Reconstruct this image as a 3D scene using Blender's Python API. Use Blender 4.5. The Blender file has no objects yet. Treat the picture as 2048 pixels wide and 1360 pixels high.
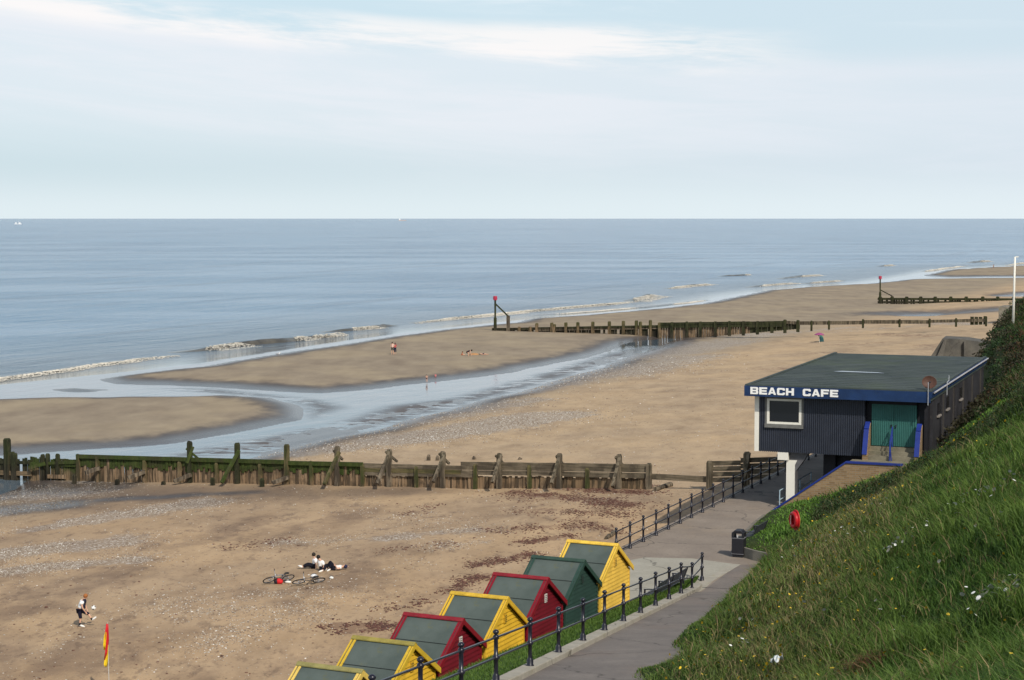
import bpy, bmesh, math, random
import numpy as np
from mathutils import Vector, Matrix
random.seed(7); rng = np.random.default_rng(7)
R = math.radians
scene = bpy.context.scene
col = scene.collection

# ---------------------------------------------------------------- camera
F = 3500.0; ZC = 19.5; WATER = -1.2; PROM = 4.0
cam = bpy.data.cameras.new('camera'); camo = bpy.data.objects.new('camera', cam); col.objects.link(camo)
cam.sensor_width = 36; cam.lens = 36*F/2048
cam.clip_start = 0.5; cam.clip_end = 300000
camo.location = (0, 0, ZC); camo.rotation_euler = (R(90) - math.atan(243/F), 0, 0)
scene.camera = camo
scene.render.resolution_x = 1024; scene.render.resolution_y = 680

# ---------------------------------------------------------------- light
SUN_EL, SUN_AZ = 43.0, 154.0          # azimuth clockwise from +Y
w = bpy.data.worlds.new('World'); scene.world = w; w.use_nodes = True
def build_world():
    nt = w.node_tree; nt.nodes.clear(); N = nt.nodes.new; L = nt.links.new
    out = N('ShaderNodeOutputWorld'); bg = N('ShaderNodeBackground'); bg.inputs[1].default_value = SKY_STR
    sky = N('ShaderNodeTexSky'); sky.sky_type = 'NISHITA'; sky.sun_disc = False
    sky.sun_elevation = R(SUN_EL); sky.sun_rotation = R(SUN_AZ); sky.dust_density = 2.0; sky.air_density = 1.0; sky.ozone_density = 1.5
    tc = N('ShaderNodeTexCoord'); sep = N('ShaderNodeSeparateXYZ'); L(tc.outputs['Generated'], sep.inputs[0])
    def M(op, a, b=None, c=None):
        m = N('ShaderNodeMath'); m.operation = op
        for i, v in enumerate((a, b, c)):
            if v is None: continue
            if isinstance(v, (int, float)): m.inputs[i].default_value = v
            else: L(v, m.inputs[i])
        return m.outputs[0]
    X, Y, Z = sep.outputs
    zt = M('ADD', Z, M('MULTIPLY', X, 0.055))            # cloud bands lean a little
    zs = M('ADD', zt, M('MULTIPLY', M('MULTIPLY', X, X), -0.10))
    comb = N('ShaderNodeCombineXYZ'); L(X, comb.inputs[0]); L(Y, comb.inputs[1]); L(M('MULTIPLY', zs, 9.0), comb.inputs[2])
    def noise(scale, detail, rough, off=0.0, dist=0.0):
        mp = N('ShaderNodeMapping'); mp.inputs['Location'].default_value = (off, off*.7, off*1.3); L(comb.outputs[0], mp.inputs[0])
        n = N('ShaderNodeTexNoise'); n.inputs['Scale'].default_value = scale; n.inputs['Detail'].default_value = detail
        n.inputs['Roughness'].default_value = rough; n.inputs['Distortion'].default_value = dist
        L(mp.outputs[0], n.inputs['Vector']); return n.outputs['Fac']
    def ss(v, a, b):
        m = N('ShaderNodeMapRange'); m.interpolation_type = 'SMOOTHSTEP'; L(v, m.inputs[0])
        m.inputs[1].default_value = a; m.inputs[2].default_value = b; return m.outputs[0]
    n1 = noise(5.5, 7, .62, 3.1, .4); n2 = noise(2.2, 5, .55, 8.3); n3 = noise(16, 6, .6, 1.7, .3)
    # bright streak near the top, a broad thin veil under it
    d1 = M('ADD', M('SUBTRACT', zs, 0.097), M('MULTIPLY', M('SUBTRACT', n2, .5), .03))
    band = M('SUBTRACT', 1.0, ss(M('ABSOLUTE', d1), 0.003, 0.014))
    s1 = M('MULTIPLY', band, ss(M('ADD', M('MULTIPLY', n1, .7), M('MULTIPLY', n3, .3)), .38, .56))
    s1 = M('MULTIPLY', s1, M('SUBTRACT', 1.0, ss(X, 0.08, 0.19)))
    veil = M('MULTIPLY', M('SUBTRACT', 1.0, ss(zs, 0.085, 0.104)), ss(zs, 0.0, .06))
    veil = M('MULTIPLY', veil, M('ADD', .6, M('MULTIPLY', ss(n1, .35, .65), .35)))
    hi = M('MULTIPLY', ss(zs, .108, .13), ss(n1, .5, .7))
    def mixc(f, a, b):
        m = N('ShaderNodeMix'); m.data_type = 'RGBA'
        if isinstance(f, (int, float)): m.inputs[0].default_value = f
        else: L(f, m.inputs[0])
        for s, v in ((m.inputs[6], a), (m.inputs[7], b)):
            if isinstance(v, tuple): s.default_value = (*v, 1)
            else: L(v, s)
        return m.outputs[2]
    k = 1.0/SKY_STR
    lo = ss(Z, 0.0, 0.02)
    base = mixc(.25, (.64*k*SKYK, .79*k*SKYK, .87*k*SKYK), sky.outputs[0])
    # clear zenith stays the physical sky; thin high cloud whitens it lower down
    up = ss(Z, .12, .7)
    base = mixc(up, base, sky.outputs[0])
    rightdim = M('MULTIPLY', ss(X, -.1, .35), M('SUBTRACT', 1.0, up))
    c = mixc(M('MULTIPLY', veil, .95), base, (.745*k*SKYK, .775*k*SKYK, .825*k*SKYK))
    c = mixc(M('MULTIPLY', rightdim, .5), c, (.60*k*SKYK, .685*k*SKYK, .765*k*SKYK))
    c = mixc(M('MULTIPLY', M('SUBTRACT', 1.0, ss(Z, 0.002, 0.035)), .6), c, (.78*k*SKYK, .85*k*SKYK, .87*k*SKYK))
    c = mixc(M('MULTIPLY', s1, .7), c, (.96*k*SKYK, .895*k*SKYK, .865*k*SKYK))
    c = mixc(M('MULTIPLY', hi, .7), c, (.86*k*SKYK, .88*k*SKYK, .90*k*SKYK))
    L(c, bg.inputs[0]); L(bg.outputs[0], out.inputs[0])
SKY_STR, SKYK = 0.10, 1.12
build_world()
sl = bpy.data.lights.new('sun', 'SUN'); sl.energy = 3.5; sl.angle = R(.6); sl.color = (1.0, .93, .82)
so = bpy.data.objects.new('sun', sl); col.objects.link(so)
sd = Vector((math.sin(R(SUN_AZ))*math.cos(R(SUN_EL)), math.cos(R(SUN_AZ))*math.cos(R(SUN_EL)), math.sin(R(SUN_EL))))
so.rotation_euler = sd.to_track_quat('Z', 'Y').to_euler(); so.location = (60, -60, 80)
vs = scene.view_settings; vs.view_transform = 'Standard'; vs.look = 'None'; vs.exposure = 0.0; vs.gamma = 1.0
vs.use_curve_mapping = False

# ---------------------------------------------------------------- helpers
def ray(px, py):                       # slope of the sight line: x and drop per metre of distance
    a = math.atan(243/F); u = (px-1024)/F; v = (py-680)/F
    yy = math.cos(a) - v*math.sin(a); zz = math.sin(a) + v*math.cos(a)
    return u/yy, zz/yy
def onz(px, py, z):
    u, k = ray(px, py); d = (ZC-z)/k; return Vector((u*d, d, z))
def atd(px, py, d):
    u, k = ray(px, py); return Vector((u*d, d, ZC-k*d))
def onplan(px, py, A, B):              # a vertical plane through A and B
    u, k = ray(px, py); dx, dy = B[0]-A[0], B[1]-A[1]
    t = (u*A[1]-A[0])/(dx-u*dy); y = A[1]+dy*t; return Vector((u*y, y, ZC-k*y))
def tag(o, label=None, cat=None, group=None, kind=None):
    if label: o['label'] = label
    if cat: o['category'] = cat
    if group: o['group'] = group
    if kind: o['kind'] = kind
    return o
def thing(name, label, cat, loc=(0, 0, 0), rz=0, group=None):
    o = bpy.data.objects.new(name, None); col.objects.link(o); o.location = loc; o.rotation_euler = (0, 0, rz)
    o.empty_display_size = .2
    return tag(o, label, cat, group)

class MB:
    def __init__(s): s.v = []; s.f = []
    def add(s, vs, fs):
        n = len(s.v); s.v += [tuple(v) for v in vs]; s.f += [tuple(n+i for i in f) for f in fs]; return s
    def box(s, c, size, ax=None):
        c = Vector(c); X, Y, Z = ax or (Vector((1, 0, 0)), Vector((0, 1, 0)), Vector((0, 0, 1)))
        a, b, d = size[0]/2, size[1]/2, size[2]/2
        vs = [c+X*(i*a)+Y*(j*b)+Z*(k*d) for i in (-1, 1) for j in (-1, 1) for k in (-1, 1)]
        return s.add(vs, [(0, 1, 3, 2), (4, 6, 7, 5), (0, 4, 5, 1), (2, 3, 7, 6), (0, 2, 6, 4), (1, 5, 7, 3)])
    def beam(s, p, q, wd, ht, up=(0, 0, 1), taper=1.0):
        p, q = Vector(p), Vector(q); Z = (q-p).normalized(); X = Z.cross(Vector(up))
        if X.length < 1e-4: X = Z.cross(Vector((0, 1, 0)))
        X.normalize(); Y = X.cross(Z).normalized(); vs = []
        for c, t in ((p, 1), (q, taper)):
            for i, j in ((-1, -1), (1, -1), (1, 1), (-1, 1)): vs.append(c+X*(i*wd/2*t)+Y*(j*ht/2*t))
        return s.add(vs, [(3, 2, 1, 0), (4, 5, 6, 7), (0, 1, 5, 4), (1, 2, 6, 5), (2, 3, 7, 6), (3, 0, 4, 7)])
    def tube(s, pts, rads, n=8, cap=True):
        pts = [Vector(p) for p in pts]
        if isinstance(rads, (int, float)): rads = [rads]*len(pts)
        vs = []; fs = []; ref = None
        for i, p in enumerate(pts):
            t = (pts[min(i+1, len(pts)-1)]-pts[max(i-1, 0)]).normalized()
            if ref is None: ref = t.orthogonal().normalized()
            ref = (ref - t*ref.dot(t)).normalized(); b = t.cross(ref)
            for k in range(n):
                a = 2*math.pi*k/n; vs.append(p+(ref*math.cos(a)+b*math.sin(a))*rads[i])
        for i in range(len(pts)-1):
            for k in range(n): fs.append((i*n+k, i*n+(k+1) % n, (i+1)*n+(k+1) % n, (i+1)*n+k))
        if cap: fs.append(tuple(range(n-1, -1, -1))); fs.append(tuple((len(pts)-1)*n+k for k in range(n)))
        return s.add(vs, fs)
    def lathe(s, c, prof, n=12):        # prof: (radius, z)
        c = Vector(c); vs = []; fs = []
        for r, z in prof:
            for k in range(n): a = 2*math.pi*k/n; vs.append(c+Vector((r*math.cos(a), r*math.sin(a), z)))
        for i in range(len(prof)-1):
            for k in range(n): fs.append((i*n+k, i*n+(k+1) % n, (i+1)*n+(k+1) % n, (i+1)*n+k))
        fs.append(tuple(range(n-1, -1, -1))); fs.append(tuple((len(prof)-1)*n+k for k in range(n)))
        return s.add(vs, fs)
    def torus(s, c, r, q, X=(1, 0, 0), Y=(0, 0, 1), n=24, m=8):
        c, X, Y = Vector(c), Vector(X), Vector(Y); Z = X.cross(Y); vs = []; fs = []
        for i in range(n):
            a = 2*math.pi*i/n; d = X*math.cos(a)+Y*math.sin(a)
            for j in range(m): b = 2*math.pi*j/m; vs.append(c+d*(r+q*math.cos(b))+Z*(q*math.sin(b)))
        for i in range(n):
            for j in range(m): fs.append((i*m+j, ((i+1) % n)*m+j, ((i+1) % n)*m+(j+1) % m, i*m+(j+1) % m))
        return s.add(vs, fs)
    def ball(s, c, rad, n=12, m=8, ax=None):
        c = Vector(c); rx, ry, rz = (rad,)*3 if isinstance(rad, (int, float)) else rad
        X, Y, Z = ax or (Vector((1, 0, 0)), Vector((0, 1, 0)), Vector((0, 0, 1)))
        vs = [c+Z*rz]; fs = []
        for i in range(1, m):
            t = math.pi*i/m
            for k in range(n): a = 2*math.pi*k/n; vs.append(c+X*(rx*math.sin(t)*math.cos(a))+Y*(ry*math.sin(t)*math.sin(a))+Z*(rz*math.cos(t)))
        vs.append(c-Z*rz)
        for k in range(n): fs.append((0, 1+k, 1+(k+1) % n))
        for i in range(m-2):
            for k in range(n): a = 1+i*n; fs.append((a+k, a+n+k, a+n+(k+1) % n, a+(k+1) % n))
        for k in range(n): fs.append((len(vs)-1, 1+(m-2)*n+(k+1) % n, 1+(m-2)*n+k))
        return s.add(vs, fs)
    def prism(s, poly, n):              # poly: 3D points, n: extrusion vector
        poly = [Vector(p) for p in poly]; n = Vector(n); k = len(poly)
        fs = [tuple(range(k)), tuple(range(2*k-1, k-1, -1))]+[(i, i+k, (i+1) % k+k, (i+1) % k) for i in range(k)]
        return s.add(poly+[p+n for p in poly], fs)
    def build(s, name, m, parent=None, off=None, smooth=False, bevel=0, label=None):
        me = bpy.data.meshes.new(name); o3 = Vector(off) if off is not None else Vector((0, 0, 0))
        me.from_pydata([tuple(Vector(v)-o3) for v in s.v], [], s.f)
        bm = bmesh.new(); bm.from_mesh(me); bmesh.ops.recalc_face_normals(bm, faces=bm.faces); bm.to_mesh(me); bm.free()
        me.materials.append(m)
        if smooth:
            for p in me.polygons: p.use_smooth = True
        o = bpy.data.objects.new(name, me); col.objects.link(o)
        if parent: o.parent = parent
        if bevel:
            b = o.modifiers.new('bevel', 'BEVEL'); b.width = bevel; b.segments = 2; b.limit_method = 'ANGLE'
        if label: o['label'] = label
        return o

def npmesh(name, verts, faces, mat, smooth=False, k=None):
    """verts (n,3), faces (m,k)"""
    me = bpy.data.meshes.new(name); verts = np.asarray(verts, np.float32); faces = np.asarray(faces, np.int32)
    m, k = faces.shape
    me.vertices.add(len(verts)); me.vertices.foreach_set('co', verts.ravel())
    me.loops.add(m*k); me.loops.foreach_set('vertex_index', faces.ravel())
    me.polygons.add(m); me.polygons.foreach_set('loop_start', np.arange(0, m*k, k, dtype=np.int32))
    me.polygons.foreach_set('loop_total', np.full(m, k, np.int32))
    me.update(calc_edges=True)
    if smooth: me.polygons.foreach_set('use_smooth', np.ones(m, bool))
    me.materials.append(mat)
    o = bpy.data.objects.new(name, me); col.objects.link(o); return o
def vattr(o, name, arr):               # per-vertex colour attribute (n,3)
    a = o.data.color_attributes.new(name, 'FLOAT_COLOR', 'POINT')
    c = np.ones((len(arr), 4), np.float32); c[:, :3] = arr; a.data.foreach_set('color', c.ravel())
def gridfaces(nr, nc):
    i = np.arange(nr*nc).reshape(nr, nc)
    return np.stack([i[:-1, :-1], i[:-1, 1:], i[1:, 1:], i[1:, :-1]], -1).reshape(-1, 4)

# ---------------------------------------------------------------- materials
class NT:
    def __init__(s, name, rough=.7, spec=.3):
        s.m = bpy.data.materials.new(name); s.m.use_nodes = True; s.t = s.m.node_tree
        s.b = s.t.nodes['Principled BSDF']; s.b.inputs['Roughness'].default_value = rough
        s.b.inputs['Specular IOR Level'].default_value = spec
        s.tc = s.N('ShaderNodeTexCoord')
    def N(s, t): return s.t.nodes.new(t)
    def L(s, a, b): s.t.links.new(a, b)
    def noise(s, scale, detail=4, rough=.55, sc=(1, 1, 1), coord='Object', dist=0, loc=(0, 0, 0), rz=0):
        mp = s.N('ShaderNodeMapping'); mp.inputs['Scale'].default_value = sc; mp.inputs['Location'].default_value = loc; mp.inputs['Rotation'].default_value = (0, 0, rz)
        s.L(s.tc.outputs[coord], mp.inputs[0]); n = s.N('ShaderNodeTexNoise'); n.inputs['Scale'].default_value = scale
        n.inputs['Detail'].default_value = detail; n.inputs['Roughness'].default_value = rough; n.inputs['Distortion'].default_value = dist
        s.L(mp.outputs[0], n.inputs['Vector']); return n.outputs['Fac']
    def voro(s, scale, sc=(1, 1, 1), out='Distance', feature='F1'):
        mp = s.N('ShaderNodeMapping'); mp.inputs['Scale'].default_value = sc; s.L(s.tc.outputs['Object'], mp.inputs[0])
        n = s.N('ShaderNodeTexVoronoi'); n.feature = feature; n.inputs['Scale'].default_value = scale; s.L(mp.outputs[0], n.inputs['Vector']); return n.outputs[out]
    def ramp(s, f, stops):
        r = s.N('ShaderNodeValToRGB'); e = r.color_ramp.elements
        while len(e) < len(stops): e.new(.5)
        for i, (p, c) in enumerate(stops): e[i].position = p; e[i].color = (*c, 1) if isinstance(c, tuple) else (c, c, c, 1)
        s.L(f, r.inputs[0]); return r.outputs[0]
    def math(s, op, a, b=None, clamp=False):
        m = s.N('ShaderNodeMath'); m.operation = op; m.use_clamp = clamp
        for i, v in enumerate((a, b)):
            if v is None: continue
            if isinstance(v, (int, float)): m.inputs[i].default_value = v
            else: s.L(v, m.inputs[i])
        return m.outputs[0]
    def ss(s, v, a, b, lo=0., hi=1.):
        m = s.N('ShaderNodeMapRange'); m.interpolation_type = 'SMOOTHSTEP'; s.L(v, m.inputs[0])
        m.inputs[1].default_value = a; m.inputs[2].default_value = b; m.inputs[3].default_value = lo; m.inputs[4].default_value = hi; return m.outputs[0]
    def mix(s, f, a, b, mode='MIX'):
        m = s.N('ShaderNodeMix'); m.data_type = 'RGBA'; m.blend_type = mode
        for q, v in ((m.inputs[0], f), (m.inputs[6], a), (m.inputs[7], b)):
            if isinstance(v, (int, float)): q.default_value = v if q is m.inputs[0] else (v, v, v, 1)
            elif isinstance(v, tuple): q.default_value = (*v, 1)
            else: s.L(v, q)
        return m.outputs[2]
    def attr(s, name):
        a = s.N('ShaderNodeAttribute'); a.attribute_name = name; return a.outputs['Color']
    def sep(s, c):
        a = s.N('ShaderNodeSeparateColor'); s.L(c, a.inputs[0]); return a.outputs
    def col(s, c):
        if isinstance(c, tuple): s.b.inputs['Base Color'].default_value = (*c, 1)
        else: s.L(c, s.b.inputs['Base Color'])
        return s
    def rough(s, v): s.L(v, s.b.inputs['Roughness']); return s
    def bump(s, h, strength=.5, dist=.05):
        b = s.N('ShaderNodeBump'); b.inputs['Strength'].default_value = strength; b.inputs['Distance'].default_value = dist
        s.L(h, b.inputs['Height']); s.L(b.outputs[0], s.b.inputs['Normal']); return s
def paint(name, c, rough=.5, var=.25, scale=3, spec=.35, metal=0, dirt=(.08, .07, .05), dirtf=.35):
    t = NT(name, rough, spec); n = t.noise(scale, 5, .6); n2 = t.noise(scale*9, 4, .6, loc=(4, 1, 2))
    c0 = tuple(x*(1-var) for x in c); c1 = tuple(min(1, x*(1+var*.7)) for x in c)
    cc = t.ramp(n, [(.3, c0), (.7, c1)]); f = t.math('MULTIPLY', t.ss(n2, .5, .75), dirtf)
    t.col(t.mix(f, cc, dirt)); t.b.inputs['Metallic'].default_value = metal; t.bump(n2, .15, .01)
    return t.m

# ================================================================ THE GROUND
AL = R(24.1); FO = np.array([5.25, 81.0]); UD = np.array([math.sin(AL), math.cos(AL)]); VD = np.array([-math.cos(AL), math.sin(AL)])
def uv(x, y): return (x-FO[0])*UD[0]+(y-FO[1])*UD[1], (x-FO[0])*VD[0]+(y-FO[1])*VD[1]
def fromuv(u, v, z=PROM): return Vector((FO[0]+u*UD[0]+v*VD[0], FO[1]+u*UD[1]+v*VD[1], z))
LAND = [(-2500, 1700), (-900, 1190), (-300, 1030), (0, 990), (45, 976), (66, 960), (140, 950), (250, 944), (400, 932), (490, 920), (550, 905), (650, 880), (750, 860),
        (850, 832), (925, 811), (1024, 786), (1120, 758), (1200, 736), (1270, 712), (1330, 692), (1343, 684), (1321, 679), (1287, 680), (1250, 687), (1237, 695),
        (1197, 708), (1155, 718), (1024, 744), (850, 766), (750, 777), (650, 785), (550, 782), (450, 776), (320, 769), (230, 767), (195, 761), (240, 752),
        (290, 746), (450, 727), (600, 702), (750, 679), (860, 664), (975, 651), (1028, 647), (1055, 639), (1160, 632), (1224, 626), (1329, 617), (1408, 607),
        (1500, 589), (1537, 581), (1634, 573), (1741, 568), (1821, 559.5), (1900, 557.5), (2048, 556.5), (2600, 553), (2600, 548), (2048, 553.2), (1900, 553.6), (1840, 552.5), (1901, 540),
        (1981, 535), (2048, 532), (2400, 521), (3400, 498), (5200, 480), (5200, 1700)]
BARA = [(-2500, 880), (-900, 830), (-300, 808), (0, 801), (120, 796), (200, 796), (350, 793), (450, 790), (550, 796), (600, 808), (622, 818), (590, 838), (500, 860), (350, 885), (150, 901), (30, 908), (0, 910), (-300, 925), (-900, 950), (-2500, 1080)]
BARC = [(102, 780), (150, 777), (210, 779), (180, 783), (130, 784)]
POOLS = [[(2000, 596), (2048, 589), (2300, 578), (2300, 590), (2048, 598)], [(1815, 634), (1850, 631.5), (1862, 630), (1866, 631.5), (1850, 634), (1825, 636)],
         [(1286, 683), (1320, 676), (1352, 676), (1338, 690)]]
def P2(poly, z=WATER): return np.array([onz(x, y, z)[:2] for x, y in poly])
def sdf(x, y, poly):
    p = np.stack([x, y], -1); best = np.full(len(x), 1e18); inside = np.zeros(len(x), bool); n = len(poly)
    for i in range(n):
        a, b = poly[i], poly[(i+1) % n]; e = b-a; wv = p-a
        t = np.clip((wv@e)/(e@e), 0, 1); d = wv-t[:, None]*e; best = np.minimum(best, (d*d).sum(1))
        c = (a[1] > p[:, 1]) != (b[1] > p[:, 1])
        if c.any():
            xs = a[0]+(p[:, 1]-a[1])*(e[0])/(e[1] if e[1] else 1e-9); inside ^= c & (p[:, 0] < xs)
    return np.where(inside, 1, -1)*np.sqrt(best)
_h = rng.random((256, 256))
def vnoise(x, y):                       # smooth value noise
    xi = np.floor(x).astype(int); yi = np.floor(y).astype(int); fx = x-xi; fy = y-yi
    fx = fx*fx*(3-2*fx); fy = fy*fy*(3-2*fy); g = lambda a, b: _h[a % 256, b % 256]
    return (g(xi, yi)*(1-fx)+g(xi+1, yi)*fx)*(1-fy)+(g(xi, yi+1)*(1-fx)+g(xi+1, yi+1)*fx)*fy
def fbm(x, y, o=4, g=.5):
    s = 0; a = 1; n = 0
    for i in range(o): s = s+a*vnoise(x*2**i+i*17.3, y*2**i+i*9.1); n += a; a *= g
    return s/n
def shore(x, y):
    jx = x+(fbm(x/9, y/9, 3)-.5)*2.2; jy = y+(fbm(x/9+50, y/9, 3)-.5)*3.0
    s = np.maximum(np.maximum(sdf(jx, jy, P2(LAND)), sdf(jx, jy, P2(BARA))), sdf(jx, jy, P2(BARC)))
    for q in POOLS: s = np.minimum(s, -sdf(jx, jy, P2(q)))
    return s
RIP = P2([(545, 908), (300, 918), (380, 900), (560, 868), (700, 838), (770, 812), (900, 796), (1000, 770), (1120, 735), (1240, 700), (1330, 688), (1280, 708), (1200, 736), (1024, 786), (925, 811), (850, 832), (750, 860), (650, 880)])
RIP2 = P2([(300, 777), (420, 776), (560, 790), (650, 800), (700, 815), (620, 840), (600, 812), (540, 795), (420, 787)])
def beachz(x, y, s=None, rip=True):
    x = np.atleast_1d(np.asarray(x, float)); y = np.atleast_1d(np.asarray(y, float))
    if s is None: s = shore(x, y)
    u, v = uv(x, y)
    up = np.interp(v, [-12, 0, 6, 14, 24, 40, 48, 54, 58, 75], [3.1, 2.6, 2.1, 1.55, .85, .1, -.3, -.72, -.8, -.72]) + np.interp(u, [20, 200], [0, .9])*np.interp(v, [0, 40], [1, 0])
    A = np.maximum(up-WATER, .3)
    h = A*(1-np.exp(-np.maximum(s, 0)*.17/A))
    h = np.where(s > 0, h, np.maximum(s*.03, -1.4))
    rel = (fbm(x/7, y/11, 4)-.5)*.30*np.clip((s-4)/14, 0, 1)*np.interp(v, [40, 60], [1, .12])
    rel = rel+(fbm(x/1.6, y/1.6, 3)-.5)*.10*np.clip((s-3)/12, 0, 1)*np.interp(v, [30, 45], [1, .05])
    z = WATER+h+rel
    if rip:
        for Q, am in ((RIP, .055), (RIP2, .04)):
            q = np.clip(sdf(x, y, Q)/2.5+.4, 0, 1)
            uu, vv = uv(x, y)
            rp = WATER-.012+(fbm(uu/4.5, vv/2.0, 3, .55)-.47)*am*3.0+(fbm(uu/14, vv/7, 2)-.5)*am*1.6
            z = np.where((q > 0) & (s < 2), z*(1-q)+np.minimum(rp, WATER+.05)*q, z)
    return z
# rows and columns thin out with distance
pys = np.concatenate([np.arange(446, 520, 2.0), np.arange(520, 1000, 2.2), np.arange(1000, 1500, 4.0), np.arange(1500, 2600, 25.0)])
us = np.concatenate([np.arange(-2600, -250, 40.0), np.arange(-250, 2300, 4.6), np.arange(2300, 3700, 40.0)])
dd = np.array([onz(1024, p, WATER)[1] for p in pys]); uu_ = (us-1024)/F
gx = (dd[:, None]*uu_[None, :]); gy = np.repeat(dd[:, None], len(uu_), 1)
gx, gy = gx.ravel(), gy.ravel(); S = shore(gx, gy); gz = beachz(gx, gy, S)
u_, v_ = uv(gx, gy)
# seen through sight lines only to know which surface lies where on the beach
def toplan(px, py, z=None):
    z0 = 0.0 if z is None else z; p = onz(px, py, z0)
    if z is None:
        for _ in range(6): z0 = float(beachz([p.x], [p.y], rip=False)[0]); p = onz(px, py, z0)
    return p
def streaks(x, y, L):                  # soft elongated patches given in plan
    out = np.zeros(len(x))
    for a, b, w_, st in L:
        e = b-a; p = np.stack([x, y], -1)-a; t = np.clip((p@e)/(e@e), 0, 1); dv = p-t[:, None]*e
        out = np.maximum(out, st*np.exp(-(dv*dv).sum(1)/(w_*w_)))
    return out
def mk(L):
    R_ = []
    for x0, y0, x1, y1, hw, st in L:
        a = toplan(x0, y0); b = toplan(x1, y1); c = toplan((x0+x1)/2, (y0+y1)/2+hw)
        m_ = (a+b)/2; R_.append((np.array(a[:2]), np.array(b[:2]), max(.6, abs(c.y-m_.y)*.8), st))
    return R_
SHIN = mk([(-60, 1118, 230, 1084, 14, 1), (180, 1040, 400, 1005, 13, 1), (60, 1060, 200, 1040, 10, .8), (-60, 1150, 270, 1120, 11, .9), (-80, 1000, 130, 985, 22, .75), (-80, 1040, 60, 1010, 18, .6),
           (410, 1210, 560, 1195, 30, .34), (430, 1280, 540, 1250, 26, .3), (560, 1085, 700, 1080, 10, .45), (780, 1075, 950, 1060, 12, .7), (880, 1092, 960, 1085, 8, .5), (500, 1180, 640, 1230, 16, .26),
           (620, 905, 900, 868, 12, .85), (800, 880, 1090, 832, 14, 1.1), (850, 842, 1060, 800, 10, .7), (1060, 782, 1230, 738, 8, .75), (1230, 750, 1380, 715, 9, .8), (1290, 715, 1470, 682, 8, .8), (1400, 690, 1540, 668, 6, .7),
           (1540, 668, 1700, 655, 5, .6), (1700, 662, 1850, 650, 5, .5), (1860, 645, 1960, 648, 4, .7), (160, 965, 215, 960, 5, .9), (1000, 975, 1160, 975, 6, .5), (740, 1020, 900, 1045, 10, .25)])
WEED = mk([(1000, 968, 1270, 985, 7, .9), (1040, 985, 1250, 1010, 7, .75), (1060, 1020, 1240, 1030, 6, .6), (1160, 1040, 1230, 1062, 6, .6), (1050, 1085, 1130, 1072, 6, .9), (960, 1130, 1060, 1108, 6, .9), (1000, 1062, 1180, 1050, 6, .55),
           (930, 1160, 990, 1148, 6, .8), (665, 1252, 790, 1250, 7, .95), (700, 1262, 760, 1258, 6, .8), (900, 1180, 930, 1165, 5, .6), (780, 1215, 850, 1205, 4, .4), (820, 1030, 870, 1010, 5, .35), (1180, 968, 1330, 975, 5, .6),
           (1500, 740, 1560, 738, 4, .5), (1660, 690, 1760, 686, 3, .5), (1600, 708, 1720, 702, 4, .55), (1770, 668, 1860, 672, 3, .6), (1850, 690, 1880, 700, 4, .5), (780, 1100, 880, 1090, 8, .3), (480, 1095, 560, 1080, 8, .3)])
WETB = mk([(150, 992, 520, 985, 34, 1.15), (350, 992, 800, 982, 26, 1.05), (560, 965, 900, 965, 9, .6), (300, 1050, 620, 1030, 22, .5), (300, 1150, 620, 1130, 14, .35), (500, 1250, 660, 1200, 30, .55), (430, 1310, 640, 1290, 26, .5), (0, 1160, 350, 1190, 14, .4), (1150, 1000, 1400, 990, 18, .35), (0, 1080, 560, 1020, 34, .65), (-50, 1010, 200, 1010, 40, .9), (1790, 628, 1990, 618, 8, 1.1), (430, 1255, 560, 1235, 30, .35), (300, 1085, 760, 1060, 16, .3), (550, 1160, 680, 1290, 20, .25), (1000, 1020, 1250, 1000, 20, .35)])
WETP = mk([(1800, 630, 1990, 620, 7, .75), (-80, 985, 170, 975, 22, 1), (-80, 1030, 120, 1010, 20, .9), (200, 1000, 500, 985, 9, .75), (380, 1008, 560, 990, 8, .5)])
sh_ = streaks(gx, gy, SHIN); wd_ = streaks(gx, gy, WEED); wb_ = streaks(gx, gy, WETB); wp_ = streaks(gx, gy, WETP)
wet = np.clip(1-S/13, 0, 1)**1.5; wet = np.where(S < 0, 1, wet)
damp = np.interp(v_, [44, 54, 70], [0, .42, .46])
beach = npmesh('beach', np.stack([gx, gy, gz], -1), gridfaces(len(pys), len(us)), None, True)
vattr(beach, 'mask', np.stack([np.clip(np.maximum(np.maximum(wet, damp), wb_*.75), 0, 1), np.clip(sh_, 0, 1.2), wd_], -1))
vattr(beach, 'mask2', np.stack([np.clip(np.maximum(wet, wp_), 0, 1), np.clip((v_-45)/12, 0, 1), np.clip((42-u_)/22, 0, 1)], -1))
tag(beach, kind='structure')
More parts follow.
